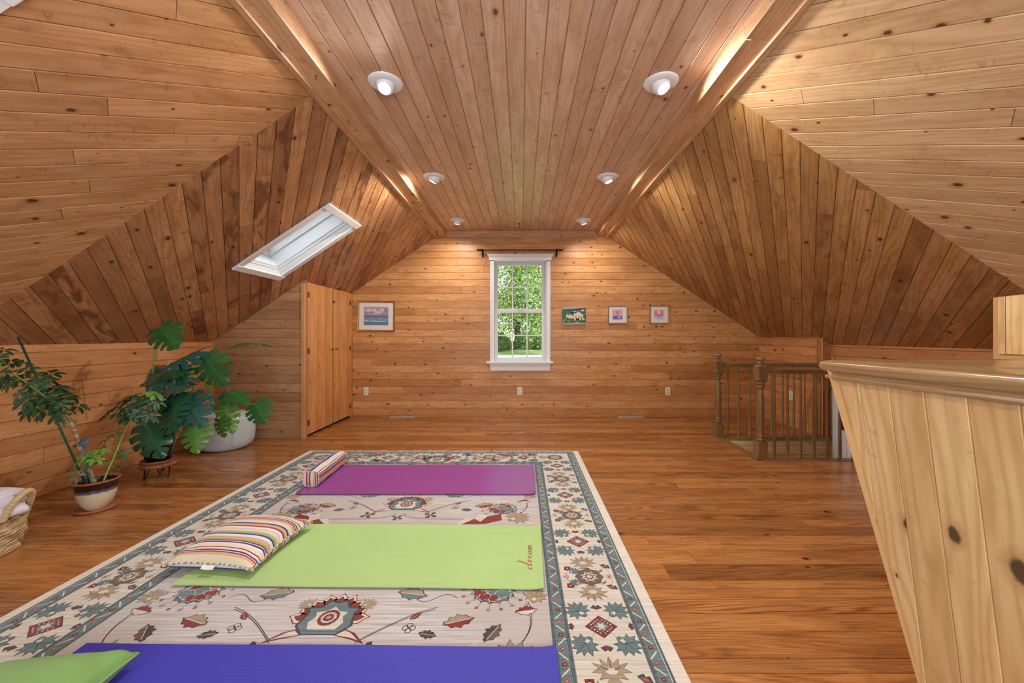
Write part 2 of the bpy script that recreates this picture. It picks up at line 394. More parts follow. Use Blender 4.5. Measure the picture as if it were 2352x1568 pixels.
# beams at the ceiling edge, with the small outer strip
for sgn, nm, lb in ((-1, 'trim_1', 'left'), (1, 'trim_2', 'right')):
    b = MB()
    prof = [(1.075, 2.69), (1.085, 2.588), (1.205, 2.582), (1.215, 2.69)]
    ys = [YB, 1.0, 4.15, YF-.001] if sgn < 0 else [YB, 1.9, 3.6, YF-.001]
    for k in range(3):
        rows = [[(sgn*x, y, z) for (x, z) in prof] for y in (ys[k]+.0008, ys[k+1]-.0008)]
        c = (rnd01(k, sgn), rnd01(k, 3), rnd01(k, 5)*.5)
        b.grid(rows, 0, uvf=lambda i, j, k=k: (ys[k+min(i, 1)], j*.11), col=c)
    b.box((min(sgn*1.2, sgn*1.238), YB, 2.562), (max(sgn*1.2, sgn*1.238), YF-.001, 2.60), 0, grain=1)
    o = b.build(nm, W_BEAM, bevel=.004); S(o)
b = MB(); b.box((-1.1, YF-.022, 2.578), (1.1, YF-.001, 2.669), 0, grain=0); S(b.build('trim_3', W_BEAM, bevel=.003))
# strip along the left closet corner
b = MB(); b.box((XC-.03, YS-.012, 0), (XC+.012, YS+.045, zl(XC)-.03), 0, grain=2); S(b.build('trim_4', W_DOOR, bevel=.002))
# stair opening nosing and landing edge
b = MB(); b.box((2.20, 3.66, -.03), (2.262, 4.49, .012), 0, grain=1)
b.box((2.262, 4.44, -.035), (XR, 4.53, .008), 0, grain=0); b.box((2.262, 3.60, -.035), (XR, 3.69, .006), 0, grain=0); S(b.build('trim_5', W_OAK, bevel=.005))
b = MB(); b.box((XR-.02, YJ-.07, -.9), (XR-.001, YJ-.02, .93), 0, grain=2); S(b.build('trim_6', W_KNEE, bevel=.002))
# ------------------------------------------------------------------ skylights
def skylight(nm, y0, y1, label):
    x0, x1 = SKX; n = Vector((-KL, 0, 1)).normalized(); root = empty(nm, ((x0+x1)/2, (y0+y1)/2, zl((x0+x1)/2))); S(root, label)
    T = Vector((1, 0, KL)).normalized(); org = Vector(root.location)
    hs = (x1-x0)/2*math.sqrt(1+KL*KL); hw = (y1-y0)/2
    Mx = Matrix((T, Vector((0, 1, 0)), n)).transposed().to_4x4()   # local x up-slope, y along room, z out of the roof
    root.matrix_world = Matrix.Translation(org) @ Mx
    f = .062; b = MB()
    b.box((-hs-f, -hw-f, -.020), (-hs+.004, hw+f, 0)); b.box((hs-.004, -hw-f, -.020), (hs+f, hw+f, 0))
    b.build('casing', M_WHITE, root, bevel=.004)
    b = MB(); b.box((-hs+.004, -hw-f, -.014), (hs-.004, -hw+.004, 0)); b.box((-hs+.004, hw-.004, -.014), (hs-.004, hw+f, 0)); b.build('casing', M_WHITE, root, bevel=.004)
    b = MB(); z = 0
    D = .30; steps = [(0, 0), (.014, .03), (.014, .05), (.026, .05), (.026, .075), (.036, .075), (.036, .19), (.05, .20), (.05, D)]
    prev = None
    for (ins, d) in steps:
        ring = [(-hs+ins, -hw+ins, d), (hs-ins, -hw+ins, d), (hs-ins, hw-ins, d), (-hs+ins, hw-ins, d)]
        if prev:
            for k in range(4): b.face([prev[k], prev[(k+1) % 4], ring[(k+1) % 4], ring[k]])
        prev = ring
    b.build('shaft_lining', M_WHITE2, root)
    b = MB(); e = .05
    b.box((-hs+e-.02, -hw+e-.02, D-.012), (-hs+e+.035, hw-e+.02, D+.02)); b.box((hs-e-.035, -hw+e-.02, D-.012), (hs-e+.02, hw-e+.02, D+.02))
    b.box((-hs+e, -hw+e-.02, D-.012), (hs-e, -hw+e+.035, D+.02)); b.box((-hs+e, hw-e-.035, D-.012), (hs-e, hw-e+.02, D+.02))
    b.build('sash', M_WHITE, root, bevel=.003)
    b = MB(); b.box((-hs+e, -hw+e, D+.004), (hs-e, hw-e, D+.010)); b.build('glass_pane', M_GLASS, root)
    pl = lamp('skylight_portal', 'AREA', (0, 0, 0), 1, shape='RECTANGLE', size=(hs-e)*2, size_y=(hw-e)*2)
    pl.data.cycles.is_portal = True
    pl.parent = root; pl.location = (0, 0, D+.03)
    return root
n = N('window_glass'); lp = n.new('BsdfTransparent'); gl = n.new('BsdfGlossy'); mx = n.new('MixShader')
gl.inputs['Roughness'].default_value = .02; fr = n.new('Fresnel'); fr.inputs[0].default_value = 1.08
n.t.links.new(fr.outputs[0], mx.inputs[0]); n.t.links.new(lp.outputs[0], mx.inputs[1]); n.t.links.new(gl.outputs[0], mx.inputs[2]); n.t.links.new(mx.outputs[0], n.out.inputs[0])
M_GLASS = n.m
skylight('window_2', *SK1, 'white framed skylight in the far left slope')
skylight('window_3', *SK2, 'white framed skylight in the near left slope, at the upper left corner')
# ------------------------------------------------------------------ far window
wx = lambda px: (px-CX)*YF/F
wz = lambda py: H-(py-CY)*YF/F
win = empty('window_1', (0, YF, .75)); S(win, 'white double-hung window in the far gable wall')
def wb_(b, x0, x1, yt, yb, d0, d1, **k): b.box((wx(x0), d0, wz(yb)-.75), (wx(x1), d1, wz(yt)-.75), **k)
b = MB(); wb_(b, 1126, 1135.5, 596, 830, -.022, .0); wb_(b, 1254.5, 1264, 596, 830, -.022, .0); wb_(b, 1126, 1264, 590, 600, -.022, .0); b.build('casing', M_WHITE, win, bevel=.004)
b = MB()
rows = []
for (px, dx, d) in ((598, 0, .024), (592, .5, .030), (588, 3, .050), (585.5, 5, .056), (584.8, 5, .056)):
    rows.append([(wx(1124-dx), 0, wz(px)-.75), (wx(1124-dx), -d, wz(px)-.75), (wx(1266+dx), -d, wz(px)-.75), (wx(1266+dx), 0, wz(px)-.75)])
b.grid(rows); b.face(rows[-1]); b.face(rows[0][::-1]); b.build('crown_moulding', M_WHITE, win)
b = MB(); wb_(b, 1118, 1270, 829.5, 834, -.075, 0); b.build('window_sill', M_WHITE, win, bevel=.005)
b = MB()
ap = [(wx(1124.5), wz(834)), (wx(1265), wz(834)), (wx(1263), wz(851)), (wx(1126.5), wz(851))]
b.grid([[(x, d, z-.75) for (x, z) in ap] for d in (-.022, 0)], close_v=True); b.face([(x, -.022, z-.75) for (x, z) in ap]); b.build('apron', M_WHITE, win, bevel=.003)
b = MB(); wb_(b, 1131, 1136, 599, 831, 0, .11); wb_(b, 1252, 1257, 599, 831, 0, .11); wb_(b, 1131, 1257, 597, 601, 0, .11); wb_(b, 1131, 1257, 829, 832, 0, .13); b.build('jamb', M_WHITE2, win)
for (yt, yb, d, hr) in ((600, 716, .055, 8.5), (710, 829.5, .022, 8)):
    b = MB(); s0, s1 = 1135, 1252.5
    wb_(b, s0, s0+8, yt, yb, d, d+.03); wb_(b, s1-8, s1, yt, yb, d, d+.03); wb_(b, s0+8, s1-8, yt, yt+hr, d, d+.03); wb_(b, s0+8, s1-8, yb-7.5, yb, d, d+.03)
    sash = b.build('sash', M_WHITE2, win, bevel=.003)
    b = MB()
    for m in (1, 2):
        xx = s0+8+(s1-s0-16)*m/3; wb_(b, xx-1.3, xx+1.3, yt+hr, yb-7.5, d+.004, d+.018)
    ym = (yt+hr+yb-7.5)/2; wb_(b, s0+8, s1-8, ym-1.3, ym+1.3, d+.003, d+.019); b.build('muntins', M_WHITE2, sash)
    b = MB(); wb_(b, s0+7, s1-7, yt+hr-1, yb-7, d+.010, d+.013); b.build('glass_pane', M_GLASS, sash)
b = MB(); wb_(b, 1191, 1198, 708.5, 711, .0, .03); b.build('sash_lock', M_WHITE, win, bevel=.002)
# ------------------------------------------------------------------ closet doors
M_BRASS = plain('old_brass', '#8a7146', .35, .1, metal=1.0)
M_BLACKIN = plain('closet_shade', '#1a1310', .9)  # near-black colour stands in for the shade behind the closet doors
b = MB()
for (a, c_) in (((XC-.60, YS+.02, -.002), (XC-.58, YF, 1.4)), ((XC-.6, YS+.02, 1.35), (XC-.03, YF, 1.37))): b.box(a, c_)
b.box((XC-.6, YS+.01, 0), (XC-.03, YS+.03, 1.4)); b.box((XC-.6, YF-.03, 0), (XC-.03, YF-.01, 1.4)); b.box((XC-.6, YS+.02, -.01), (XC-.03, YF, .003))
b.box((XC-.032, YS+.05, 1.35), (XC-.03, YF, 1.9))
S(b.build('wall_closet', M_BLACKIN))
b = MB(); b.box((XC-.028, YS+.045, 0), (XC-.002, 4.455, zl(XC)-.02), grain=2); b.box((XC-.028, 5.593, 0), (XC-.002, YF-.002, zl(XC)-.02), grain=2)
b.box((XC-.03, 4.45, zl(XC)-.035), (XC-.012, 5.6, zl(XC)), grain=1); S(b.build('trim_7', W_DOOR))
def closet_door(nm, y0, y1, hinge, label, rz=0):
    top = zl(XC)-.012; z0 = .028
    r = empty(nm, (XC, hinge, 0), rz); S(r, label); b = MB(); Rr = random.Random(int(y0*100))
    y = y0-hinge; n_ = round((y1-y0)/.065); wd = (y1-y0)/n_
    for k in range(n_):
        b.box((-.020, y+k*wd, z0), (.002, y+(k+1)*wd, top), col=(Rr.random(), Rr.random(), Rr.random()), grain=2)
    b.build('door_panel', W_DOOR, r)
    s = 1 if abs(y0-hinge) < abs(y1-hinge) else -1
    for z in (.16, .98, top-.14):
        b = MB(); b.box((.002, s*.006 if s > 0 else -.040, z-.03), (.005, .040 if s > 0 else -.006, z+.03)); b.tube([(.007, 0, z-.035), (.007, 0, z+.035)], .005, 8)
        b.build('hinge', M_BRASS, r, bevel=.001)
    yk = (y1-hinge-.035) if s > 0 else (y0-hinge+.045)
    b = MB(); Mk = Matrix.Rotation(PI/2, 4, 'Y')
    b.lathe([(0.001, .030), (.008, .029), (.011, .023), (.009, .016), (.005, .011), (.006, .003), (.009, 0)], 16, (.002, yk, .985), M=Mk); b.build('knob', M_BRASS, r, smooth=True)
    return r
closet_door('door_1', 4.463, 5.043, 4.463, 'near leaf of the pine closet doors, hinged beside the side wall', rz=-.004)
d2 = closet_door('door_2', 5.082, 5.588, 5.588, 'far leaf of the pine closet doors, next to the far wall')
b = MB(); b.box((.002, 5.09-5.588, 1.585), (.02, 5.06-5.588, 1.61)); b.build('latch', M_BRASS, d2, bevel=.002)
# white door at the foot of the stairs
dr = empty('door_3', (XR, 4.1, -1.2)); S(dr, 'white door and casing beside the stairwell')
b = MB(); b.box((-.03, -.30, .0), (-.001, .24, 1.90)); b.build('door_panel', M_WHITE, dr, bevel=.003)
b = MB(); b.box((-.045, .26, 0), (-.001, .33, 2.0)); b.box((-.045, -.42, 0), (-.001, -.32, 2.0)); b.box((-.045, -.42, 1.91), (-.001, .33, 2.0)); b.build('casing', M_WHITE2, dr, bevel=.004)
b = MB(); b.box((-.036, .18, 1.32), (-.029, .235, 1.42)); b.build('strike_plate', M_BRASS, dr, bevel=.001)
# stairs going down
st = empty('staircase', (2.235, 4.07, -1.3)); S(st, 'oak stairs dropping into the stairwell')
for k in range(5):
    b = MB(); b.box((.02+.25*k, -.40, 0), (.02+.25*(k+1), .40, 1.3-.205*(k+1)-.03)); b.build('riser', W_OAK, st)
    b = MB(); b.box((.0+.25*k, -.405, 1.3-.205*(k+1)-.03), (.02+.25*(k+1), .405, 1.3-.205*(k+1))); b.build('tread', W_FLOOR, st, bevel=.006)
# ------------------------------------------------------------------ recessed eyeball lights
n = N('lit_lens'); n.set(color=(1, 1, 1, 1), rough=.4, em=(1, .93, .84, 1), es=20.0); M_LIT = n.m
M_LAMPW = plain('lamp_white', '#f0f0f2', .3, .01)
def eyeball(x, y, aim, label, power):
    r = empty('recessed_light', (x, y, ZC)); tag(r, label, 'ceiling light', 'eyeball lights in the flat ceiling')
    b = MB(); b.lathe([(.052, -.002), (.056, -.014), (.064, -.016), (.092, -.010), (.101, -.004), (.102, .004)], 48); b.build('trim_ring', M_LAMPW, r, smooth=True)
    a = Vector(aim).normalized(); Mx = Vector((0, 0, -1)).rotation_difference(a).to_matrix().to_4x4()
    b = MB(); R = .056; c0 = Vector((0, 0, -.012)); ca = .80
    prof = [(R*math.sin(t), -R*math.cos(t)) for t in [ca+(PI*.95-ca)*k/14 for k in range(15)]]
    prof = [(R*math.sin(ca)-.006, -R*math.cos(ca)+.008), (R*math.sin(ca)-.004, -R*math.cos(ca)-.001)] + prof
    b.lathe(prof, 40, c0, M=Mx); b.build('eyeball', M_LAMPW, r, smooth=True)
    b = MB(); b.lathe([(.0005, -R*math.cos(ca)+.004), (.018, -R*math.cos(ca)+.005), (R*math.sin(ca)-.005, -R*math.cos(ca)+.008)], 32, c0, M=Mx); b.build('lens', M_LIT, r, smooth=True)
    l = lamp('lamp_spot', 'SPOT', (0, 0, 0), power, (1, .95, .88), spot_size=2.75, spot_blend=.9, shadow_soft_size=.03)
    l.parent = r; l.location = c0 + a*.052; l.rotation_euler = a.to_track_quat('-Z', 'Y').to_euler()
    return r
LP = 62
eyeball(-.815, 2.35, (-.05, -.55, -1), 'white eyeball light in the ceiling near the camera, left row', LP)
eyeball(.835, 2.35, (.38, -.50, -1), 'white eyeball light in the ceiling near the camera, right row', LP)
eyeball(-.835, 3.74, (-.55, .1, -1), 'white eyeball light in the middle of the left ceiling row', LP)
eyeball(.82, 3.74, (.35, -.05, -1), 'white eyeball light in the middle of the right ceiling row', LP)
eyeball(-.845, 5.14, (-.15, .15, -1), 'white eyeball light in the left row closest to the window wall', 34)
eyeball(.812, 5.14, (.3, .1, -1), 'white eyeball light in the right row closest to the window wall', 34)
# ------------------------------------------------------------------ hooks in ceiling and beams
M_IRON = plain('dark_iron', '#211c19', .45, .1, metal=.6)
def hook(x, y, z, label):
    r = MB(); r.tube([(0, 0, 0), (0, 0, -.018)], .004, 8)
    r.lathe([(.001, -.001), (.010, -.001), (.010, -.004), (.003, -.006)], 12)
    r.tube([(0, .0, -.016), (.010, 0, -.024), (.013, 0, -.034), (.006, 0, -.044), (-.005, 0, -.044), (-.010, 0, -.036)], .0032, 8)
    o = r.build('ceiling_hook', M_IRON, None, smooth=True, loc=(x, y, z)); o.scale = ((1.25,)*3 if y > 4 else (.45,)*3)
    return tag(o, label, 'hook', 'screw hooks in the ceiling')
hook(-.035, 5.27, ZC, 'small dark screw hook in the flat ceiling above the window')
hook(-1.16, 5.36, 2.586, 'dark screw hook under the far end of the left beam')
hook(1.14, 5.36, 2.586, 'dark screw hook under the far end of the right beam')
hook(-1.135, 2.16, 2.586, 'small screw hook under the left beam beside the nearest light')
hook(-1.15, 2.60, 2.586, 'small screw hook under the left beam just past the slope mitre')
# ------------------------------------------------------------------ curtain rod
r = empty('curtain_rod', (0, YF, wz(577))); tag(r, 'wooden curtain rod on dark scrolled brackets above the window', 'curtain rod')
b = MB(); b.tube([(wx(1106), -.085, 0), (wx(1282), -.085, 0)], .0125, 16); b.build('rod', wood('rod_wood', '#8a5c40', '#744a32', '#4a2c1c', knots=0, ring=.2, blotch=0), r, smooth=True)
for px, s in ((1109, -1), (1278, 1)):
    x = wx(px); b = MB()
    b.box((x-.012, -.012, -.085), (x+.012, 0, .02)); b.tube([(x, -.008, -.07), (x, -.03, -.06), (x, -.06, -.035), (x, -.085, -.016)], .007, 8)
    b.tube([(x, -.0, -.0), (x, -.085, -.016)], .007, 8)
    b.lathe([(.013, -.014), (.018, -.014), (.018, .014), (.013, .014)], 16, (x, -.085, 0), M=Matrix.Rotation(PI/2, 4, 'Y')); b.build('bracket', M_IRON, r, bevel=.002)
    b = MB(); b.lathe([(.014, 0), (.016, .010), (.008, .018), (.017, .030), (.015, .042), (.005, .052), (.008, .060), (.001, .072)], 16, (wx(1106) if s < 0 else wx(1282), -.085, 0), M=Matrix.Rotation(s*PI/2, 4, 'Y')); b.build('finial', M_IRON, r, smooth=True)
# ------------------------------------------------------------------ outlets and floor registers
M_IVORY = plain('ivory_plastic', '#e9e2c4', .35, .02); M_SLOT = plain('slot_dark', '#2c2620', .6)
def outlet(label, grp='outlet plates on the far wall'):
    r = empty('wall_outlet'); tag(r, label, 'outlet', grp)
    b = MB(); b.box((-.036, -.006, -.058), (.036, 0, .058)); b.build('cover_plate', M_IVORY, r, bevel=.003)
    for z in (-.021, .021):
        b = MB(); b.lathe([(.001, .0085), (.014, .0085), (.0155, .0075), (.0165, .005)], 24, (0, 0, z), M=Matrix.Rotation(PI/2, 4, 'X'), sx=1, sy=.85)
        s = b.build('socket', plain('socket_ivory', '#dcd3b0', .4, .02), r, smooth=True)
        b = MB(); b.box((-.0075, -.0093, z-.001), (-.0055, -.008, z+.008)); b.box((.0055, -.0093, z-.001), (.0075, -.008, z+.007)); b.lathe([(.0005, .0093), (.0028, .0093), (.0028, .008)], 10, (0, 0, z-.007), M=Matrix.Rotation(PI/2, 4, 'X')); b.build('slots', M_SLOT, s)
    return r
for px, lb in ((841, 'ivory outlet plate low on the far wall under the seascape'), (1194, 'ivory outlet plate low on the far wall under the window'), (1533.5, 'ivory outlet plate low on the far wall under the right flower picture')):
    o = outlet(lb); o.location = (wx(px), YF, wz(898))
o = outlet('ivory outlet plate on the boxed right wall, behind the balusters'); o.rotation_euler.z = -PI/2; o.location = (XR2, 3.435/(1817-CX)*F, H-(908-CY)/F*4.99)
def vent(x, y, L, label):
    r = empty('floor_register', (x, y, 0)); tag(r, label, 'vent', 'floor registers by the far wall')
    b = MB(); hw = L/2; d = .055
    b.box((-hw, -d, 0), (hw, -d+.014, .006)); b.box((-hw, d-.014, 0), (hw, d, .006)); b.box((-hw, -d, 0), (-hw+.018, d, .006)); b.box((hw-.018, -d, 0), (hw, d, .006)); b.build('frame', plain('register_metal', '#cfc6b4', .4, .03, metal=.3), r, bevel=.001)
    b = MB(); nsl = 20
    for k in range(nsl):
        x_ = -hw+.02+(L-.04)*k/nsl; b.box((x_, -d+.012, .001), (x_+.006, d-.012, .004))
    b.box((-.004, -d+.01, .001), (.004, d-.01, .0045)); b.build('louvres', plain('register_metal', '#cfc6b4', .4, .03, metal=.3), r)
    b = MB(); b.box((-hw+.01, -d+.01, .0002), (hw-.01, d-.01, .0012)); b.build('damper', M_SLOT, r)
for px, L, lb in ((926, .34, 'pale metal floor register near the closet end of the far wall'), (1448, .36, 'pale metal floor register near the stair end of the far wall')):
    vent((px-CX)*5.575/F, 5.56, L, lb)
# ------------------------------------------------------------------ pictures
M_GOLD = plain('gilt_frame', '#b8975a', .32, .08, metal=.75); M_GOLD2 = plain('champagne_frame', '#b0a27c', .35, .06, metal=.6)
M_MAT = plain('mat_board', '#e8dcd6', .8, .02)
def pic_frame(x0, x1, yt, yb, fw_, mat_w, label, fm, name='framed_picture', tilt=0):
    cx = (wx(x0)+wx(x1))/2; cz = (wz(yt)+wz(yb))/2; w2 = (wx(x1)-wx(x0))/2; h2 = (wz(yt)-wz(yb))/2
    r = empty(name, (cx, YF-.003, cz)); r.rotation_euler.y = tilt; tag(r, label, 'picture')
    b = MB()
    prof = [(0, 0), (0, .012), (.25, .022), (.6, .020), (1, .010), (1, 0)]
    rings = [[(-w2+a*fw_, -d, -h2+a*fw_), (w2-a*fw_, -d, -h2+a*fw_), (w2-a*fw_, -d, h2-a*fw_), (-w2+a*fw_, -d, h2-a*fw_)] for a, d in prof]
    b.grid(rings, close_v=True); b.build('frame', fm, r)
    iw, ih = w2-fw_+.001, h2-fw_+.001
    b = MB(); b.box((-iw, -.010, -ih), (iw, -.001, ih)); b.build('mat_board', M_MAT, r)
    return r, iw, ih
def flat(b, pts, d, mat): b.face([(p[0], d, p[1]) for p in pts], mat)
def blob(cx, cz, rx, rz, R, n=14, j=.18): return [(cx+rx*math.cos(2*PI*k/n)*(1+R.uniform(-j, j)), cz+rz*math.sin(2*PI*k/n)*(1+R.uniform(-j, j))) for k in range(n)]
paint = lambda nm, c: plain('paint_'+nm, c, .6, .05, 60)
# seascape
r, iw, ih = pic_frame(822, 907.5, 691, 761.5, .026, .05, 'gold-framed seascape print with wide white mat beside the closet', M_GOLD, tilt=.012)
b = MB(); R = random.Random(4); aw, ah = .176, .132; cz = .004
ms = [paint('sky', '#a9a0b8'), paint('cloud', '#d3c3d6'), paint('cloud_dark', '#8a8fa8'), paint('sea', '#6e97ae'), paint('sea_deep', '#5583a0'), paint('shore', '#4c4a48'), paint('boat', '#ead8d2'), paint('boat_orange', '#cf7a50'), paint('far_haze', '#8883a2')]
X = lambda u: -aw+u*2*aw; Z = lambda v: cz-ah+v*2*ah
q = lambda u0, u1, v0, v1: [(X(u0), Z(v0)), (X(u1), Z(v0)), (X(u1), Z(v1)), (X(u0), Z(v1))]
flat(b, q(0, 1, .44, 1), -.0104, 0); flat(b, q(0, 1, 0, .46), -.0104, 3); flat(b, q(0, 1, 0, .2), -.0106, 4); flat(b, q(0, 1, .46, .58), -.0106, 8)
for (u, v, a, c, m) in ((.2, .82, .12, .08, 1), (.42, .8, .1, .09, 1), (.62, .72, .14, .06, 1), (.75, .84, .08, .1, 1), (.3, .68, .1, .04, 2), (.9, .8, .085, .1, 2), (.12, .66, .1, .04, 2), (.52, .64, .16, .03, 1), (.85, .64, .1, .03, 2)):
    flat(b, blob(X(u), Z(v), a*2*aw, c*2*ah, R), -.0108-R.random()*.0002, m)
for k in range(26): u = .01+k*.038; flat(b, q(u, u+.03, .445, .455+R.random()*.03), -.0112, 5)
for k in range(11):
    u = .07+k*.082; v = .2+.04*R.random()-(k*.004); m = 7 if k in (2, 10) else 6; w_ = .035+.01*R.random()
    flat(b, [(X(u-w_), Z(v+.02)), (X(u-w_*.6), Z(v-.02)), (X(u+w_*.6), Z(v-.02)), (X(u+w_), Z(v+.03))], -.0113, m)
flat(b, [(X(.16), Z(.25)), (X(.24), Z(.27)), (X(.19), Z(.38))], -.0114, 7); flat(b, [(X(.675), Z(.25)), (X(.682), Z(.25)), (X(.682), Z(.45)), (X(.675), Z(.45))], -.0114, 6)
b.build('print', ms, r)
# flower squares
for x0, x1, sky, ground, fl_, lb in ((1396, 1439.5, '#d9a0a8', '#6d6aa8', '#d2584e', 'small gilt-framed flower picture with red bloom and violet ground'), (1491.5, 1534, '#e07f93', '#b4c2e6', '#f2d9dc', 'small gilt-framed flower picture with pale bloom on pink sky')):
    r, iw, ih = pic_frame(x0, x1, 701.5, 743.5, .018, .03, lb, M_GOLD2)
    b = MB(); a = .072; ms = [paint('line'+lb[-4:], '#c9b68c'), paint('sky'+lb[-4:], sky), paint('ground'+lb[-4:], ground), paint('bloom'+lb[-4:], fl_), paint('stem'+lb[-4:], '#5b6ca0'), paint('patch'+lb[-4:], '#c8bcdc')]
    flat(b, [(-a-.006, -a-.006), (a+.006, -a-.006), (a+.006, a+.006), (-a-.006, a+.006)], -.0103, 0); flat(b, [(-a-.003, -a-.003), (a+.003, -a-.003), (a+.003, a+.003), (-a-.003, a+.003)], -.0105, 5 if 'red' in lb else 3)
    t = a*.9; flat(b, [(-t, -.02), (t, -.024), (t, t), (-t, t*.95)], -.0107, 1); flat(b, [(-t, -t), (t*.98, -t), (t, -.022), (-t, -.018)], -.0107, 2)
    if 'red' in lb: flat(b, [(.005, -.05), (.045, -.05), (.045, -.028), (.005, -.026)], -.0109, 5)
    flat(b, [(-.003, -t if 'pale' in lb else -.02), (.003, -t if 'pale' in lb else -.02), (.003, .03), (-.003, .03)], -.0111, 4)
    pts = []
    for k in range(20):
        rr = (.030 if k % 2 else .014) if 'red' in lb else (.028 if k % 2 else .022)
        pts.append((rr*math.cos(PI*k/10), .034+rr*math.sin(PI*k/10)))
    flat(b, pts, -.0113, 3); flat(b, blob(0, .034, .009, .009, R, 10, 0), -.0115, 0); b.build('print', ms, r)
# unframed house print
x0, x1, yt, yb = wx(1291.5), wx(1345), wz(706.5), wz(745)
w2, h2 = (x1-x0)/2, (yt-yb)/2; r = empty('canvas_picture', ((x0+x1)/2, YF-.003, (yt+yb)/2)); r.rotation_euler.y = -.02
tag(r, 'unframed picture of a large white farmhouse on green lawns, right of the window', 'picture')
b = MB(); b.box((-w2, -.022, -h2), (w2, 0, h2)); b.build('canvas', paint('canvas_edge', '#b9ad90'), r, bevel=.001)
b = MB(); ms = [paint('lawn', '#3f6b55'), paint('hill', '#3a4c4c'), paint('sky2', '#a9b4c8'), paint('house', '#e8dcc0'), paint('roof', '#2a2626'), paint('path', '#b8a883'), paint('darkgreen', '#22433c'), paint('window', '#8c8c74'), paint('pale', '#cfd0bc')]
X = lambda u: -w2+u*2*w2; Z = lambda v: -h2+v*2*h2
pl = lambda pts, d, m: flat(b, [(X(u), Z(v)) for u, v in pts], -.0222-d*.0003, m)
pl([(0, 0), (1, 0), (1, 1), (0, 1)], 0, 0); pl([(0, .92), (1, .95), (1, 1), (0, 1)], 1, 2); pl([(.15, .86), (.3, .94), (.45, .9), (.6, .95), (.75, .97), (1, .98), (1, .86), (.6, .84), (.3, .82)], 2, 1)
pl([(0, 0), (1, 0), (1, .09), (.7, .1), (.6, .14), (.5, .1), (.06, .09), (.06, .22), (.16, .32), (.12, .34), (.02, .24)], 2, 5)
for k in range(26): u, v = R.uniform(.03, .95), R.choice([R.uniform(.12, .25), R.uniform(.5, .85)]); pl([(u-.02, v), (u+.02, v), (u+.02, v+.02), (u-.02, v+.025)], 3, R.choice([6, 8, 8, 1]))
pl([(.26, .58), (.37, .76), (.62, .76), (.72, .7), (.5, .54)], 4, 4); pl([(.15, .38), (.15, .54), (.21, .61), (.27, .54), (.27, .38)], 5, 3); pl([(.27, .36), (.5, .36), (.5, .55), (.27, .55)], 5, 3)
pl([(.45, .52), (.68, .77), (.89, .55), (.88, .37), (.50, .37)], 6, 3); pl([(.27, .58), (.40, .58), (.40, .63), (.27, .63)], 6, 8); pl([(.45, .62), (.5, .68), (.56, .66), (.56, .60), (.46, .60)], 5, 8)
pl([(.44, .74), (.6, .74), (.6, .78), (.44, .78)], 5, 8); pl([(.8, .8), (.86, .9), (.93, .82), (.92, .78), (.8, .78)], 5, 3)
for (u, v, a, c, m) in ((.53, .42, .07, .07, 7), (.68, .42, .08, .07, 7), (.78, .42, .09, .05, 7), (.58, .26, .11, .1, 4), (.5, .24, .06, .13, 3), (.72, .25, .07, .12, 3), (.84, .25, .1, .1, 3), (.18, .42, .07, .04, 4), (.19, .3, .03, .05, 4), (.95, .3, .05, .22, 6), (.1, .4, .03, .12, 6), (.22, .15, .1, .08, 7), (.43, .44, .05, .06, 7)): pl([(u, v), (u+a, v), (u+a, v+c), (u, v+c)], 8, m)
for k in range(5): u = .56+k*.06; pl([(u, .52), (u+.025, .52), (u+.025, .54), (u, .54)], 9, 7)
b.build('print', ms, r)
# ------------------------------------------------------------------ stair railings
def newel(x, y, label):
    r = empty('newel_post', (x, y, 0)); tag(r, label, 'newel post')
    b = MB(); b.box((-.044, -.044, -.03), (.044, .044, .165), grain=2); b.build('post_base', W_OAK, r, bevel=.004)
    b = MB(); b.lathe([(.030, .165), (.040, .170), (.041, .180), (.034, .188), (.030, .196), (.036, .204), (.033, .212), (.029, .222), (.031, .26), (.034, .34), (.035, .42), (.031, .54), (.025, .64), (.023, .662), (.031, .668), (.033, .676), (.027, .684), (.027, .695), (.038, .702), (.040, .712), (.034, .72)], 28); b.build('turned_shaft', W_OAK, r, smooth=True)
    b = MB(); b.box((-.042, -.042, .735), (.042, .042, .865), grain=2)
    for (z0, z1, w0, w1) in ((.72, .735, .032, .042), (.865, .880, .042, .030)):
        b.grid([[(-w0, -w0, z0), (w0, -w0, z0), (w0, w0, z0), (-w0, w0, z0)], [(-w1, -w1, z1), (w1, -w1, z1), (w1, w1, z1), (-w1, w1, z1)]], close_v=True)
    b.build('post_block', W_OAK, r, bevel=.003)
    b = MB(); b.lathe([(.028, .878), (.020, .886), (.019, .892), (.032, .898), (.034, .904), (.022, .910), (.020, .914), (.036, .924), (.040, .934), (.037, .944), (.026, .952), (.010, .956), (.0005, .957)], 28); b.build('finial', W_OAK, r, smooth=True)
    return r
YN, YFR = 3.70, 4.475
newel(2.255, YN, 'turned oak newel post at the near corner of the stair opening')
newel(2.245, YFR, 'turned oak newel post at the far corner of the stair opening')
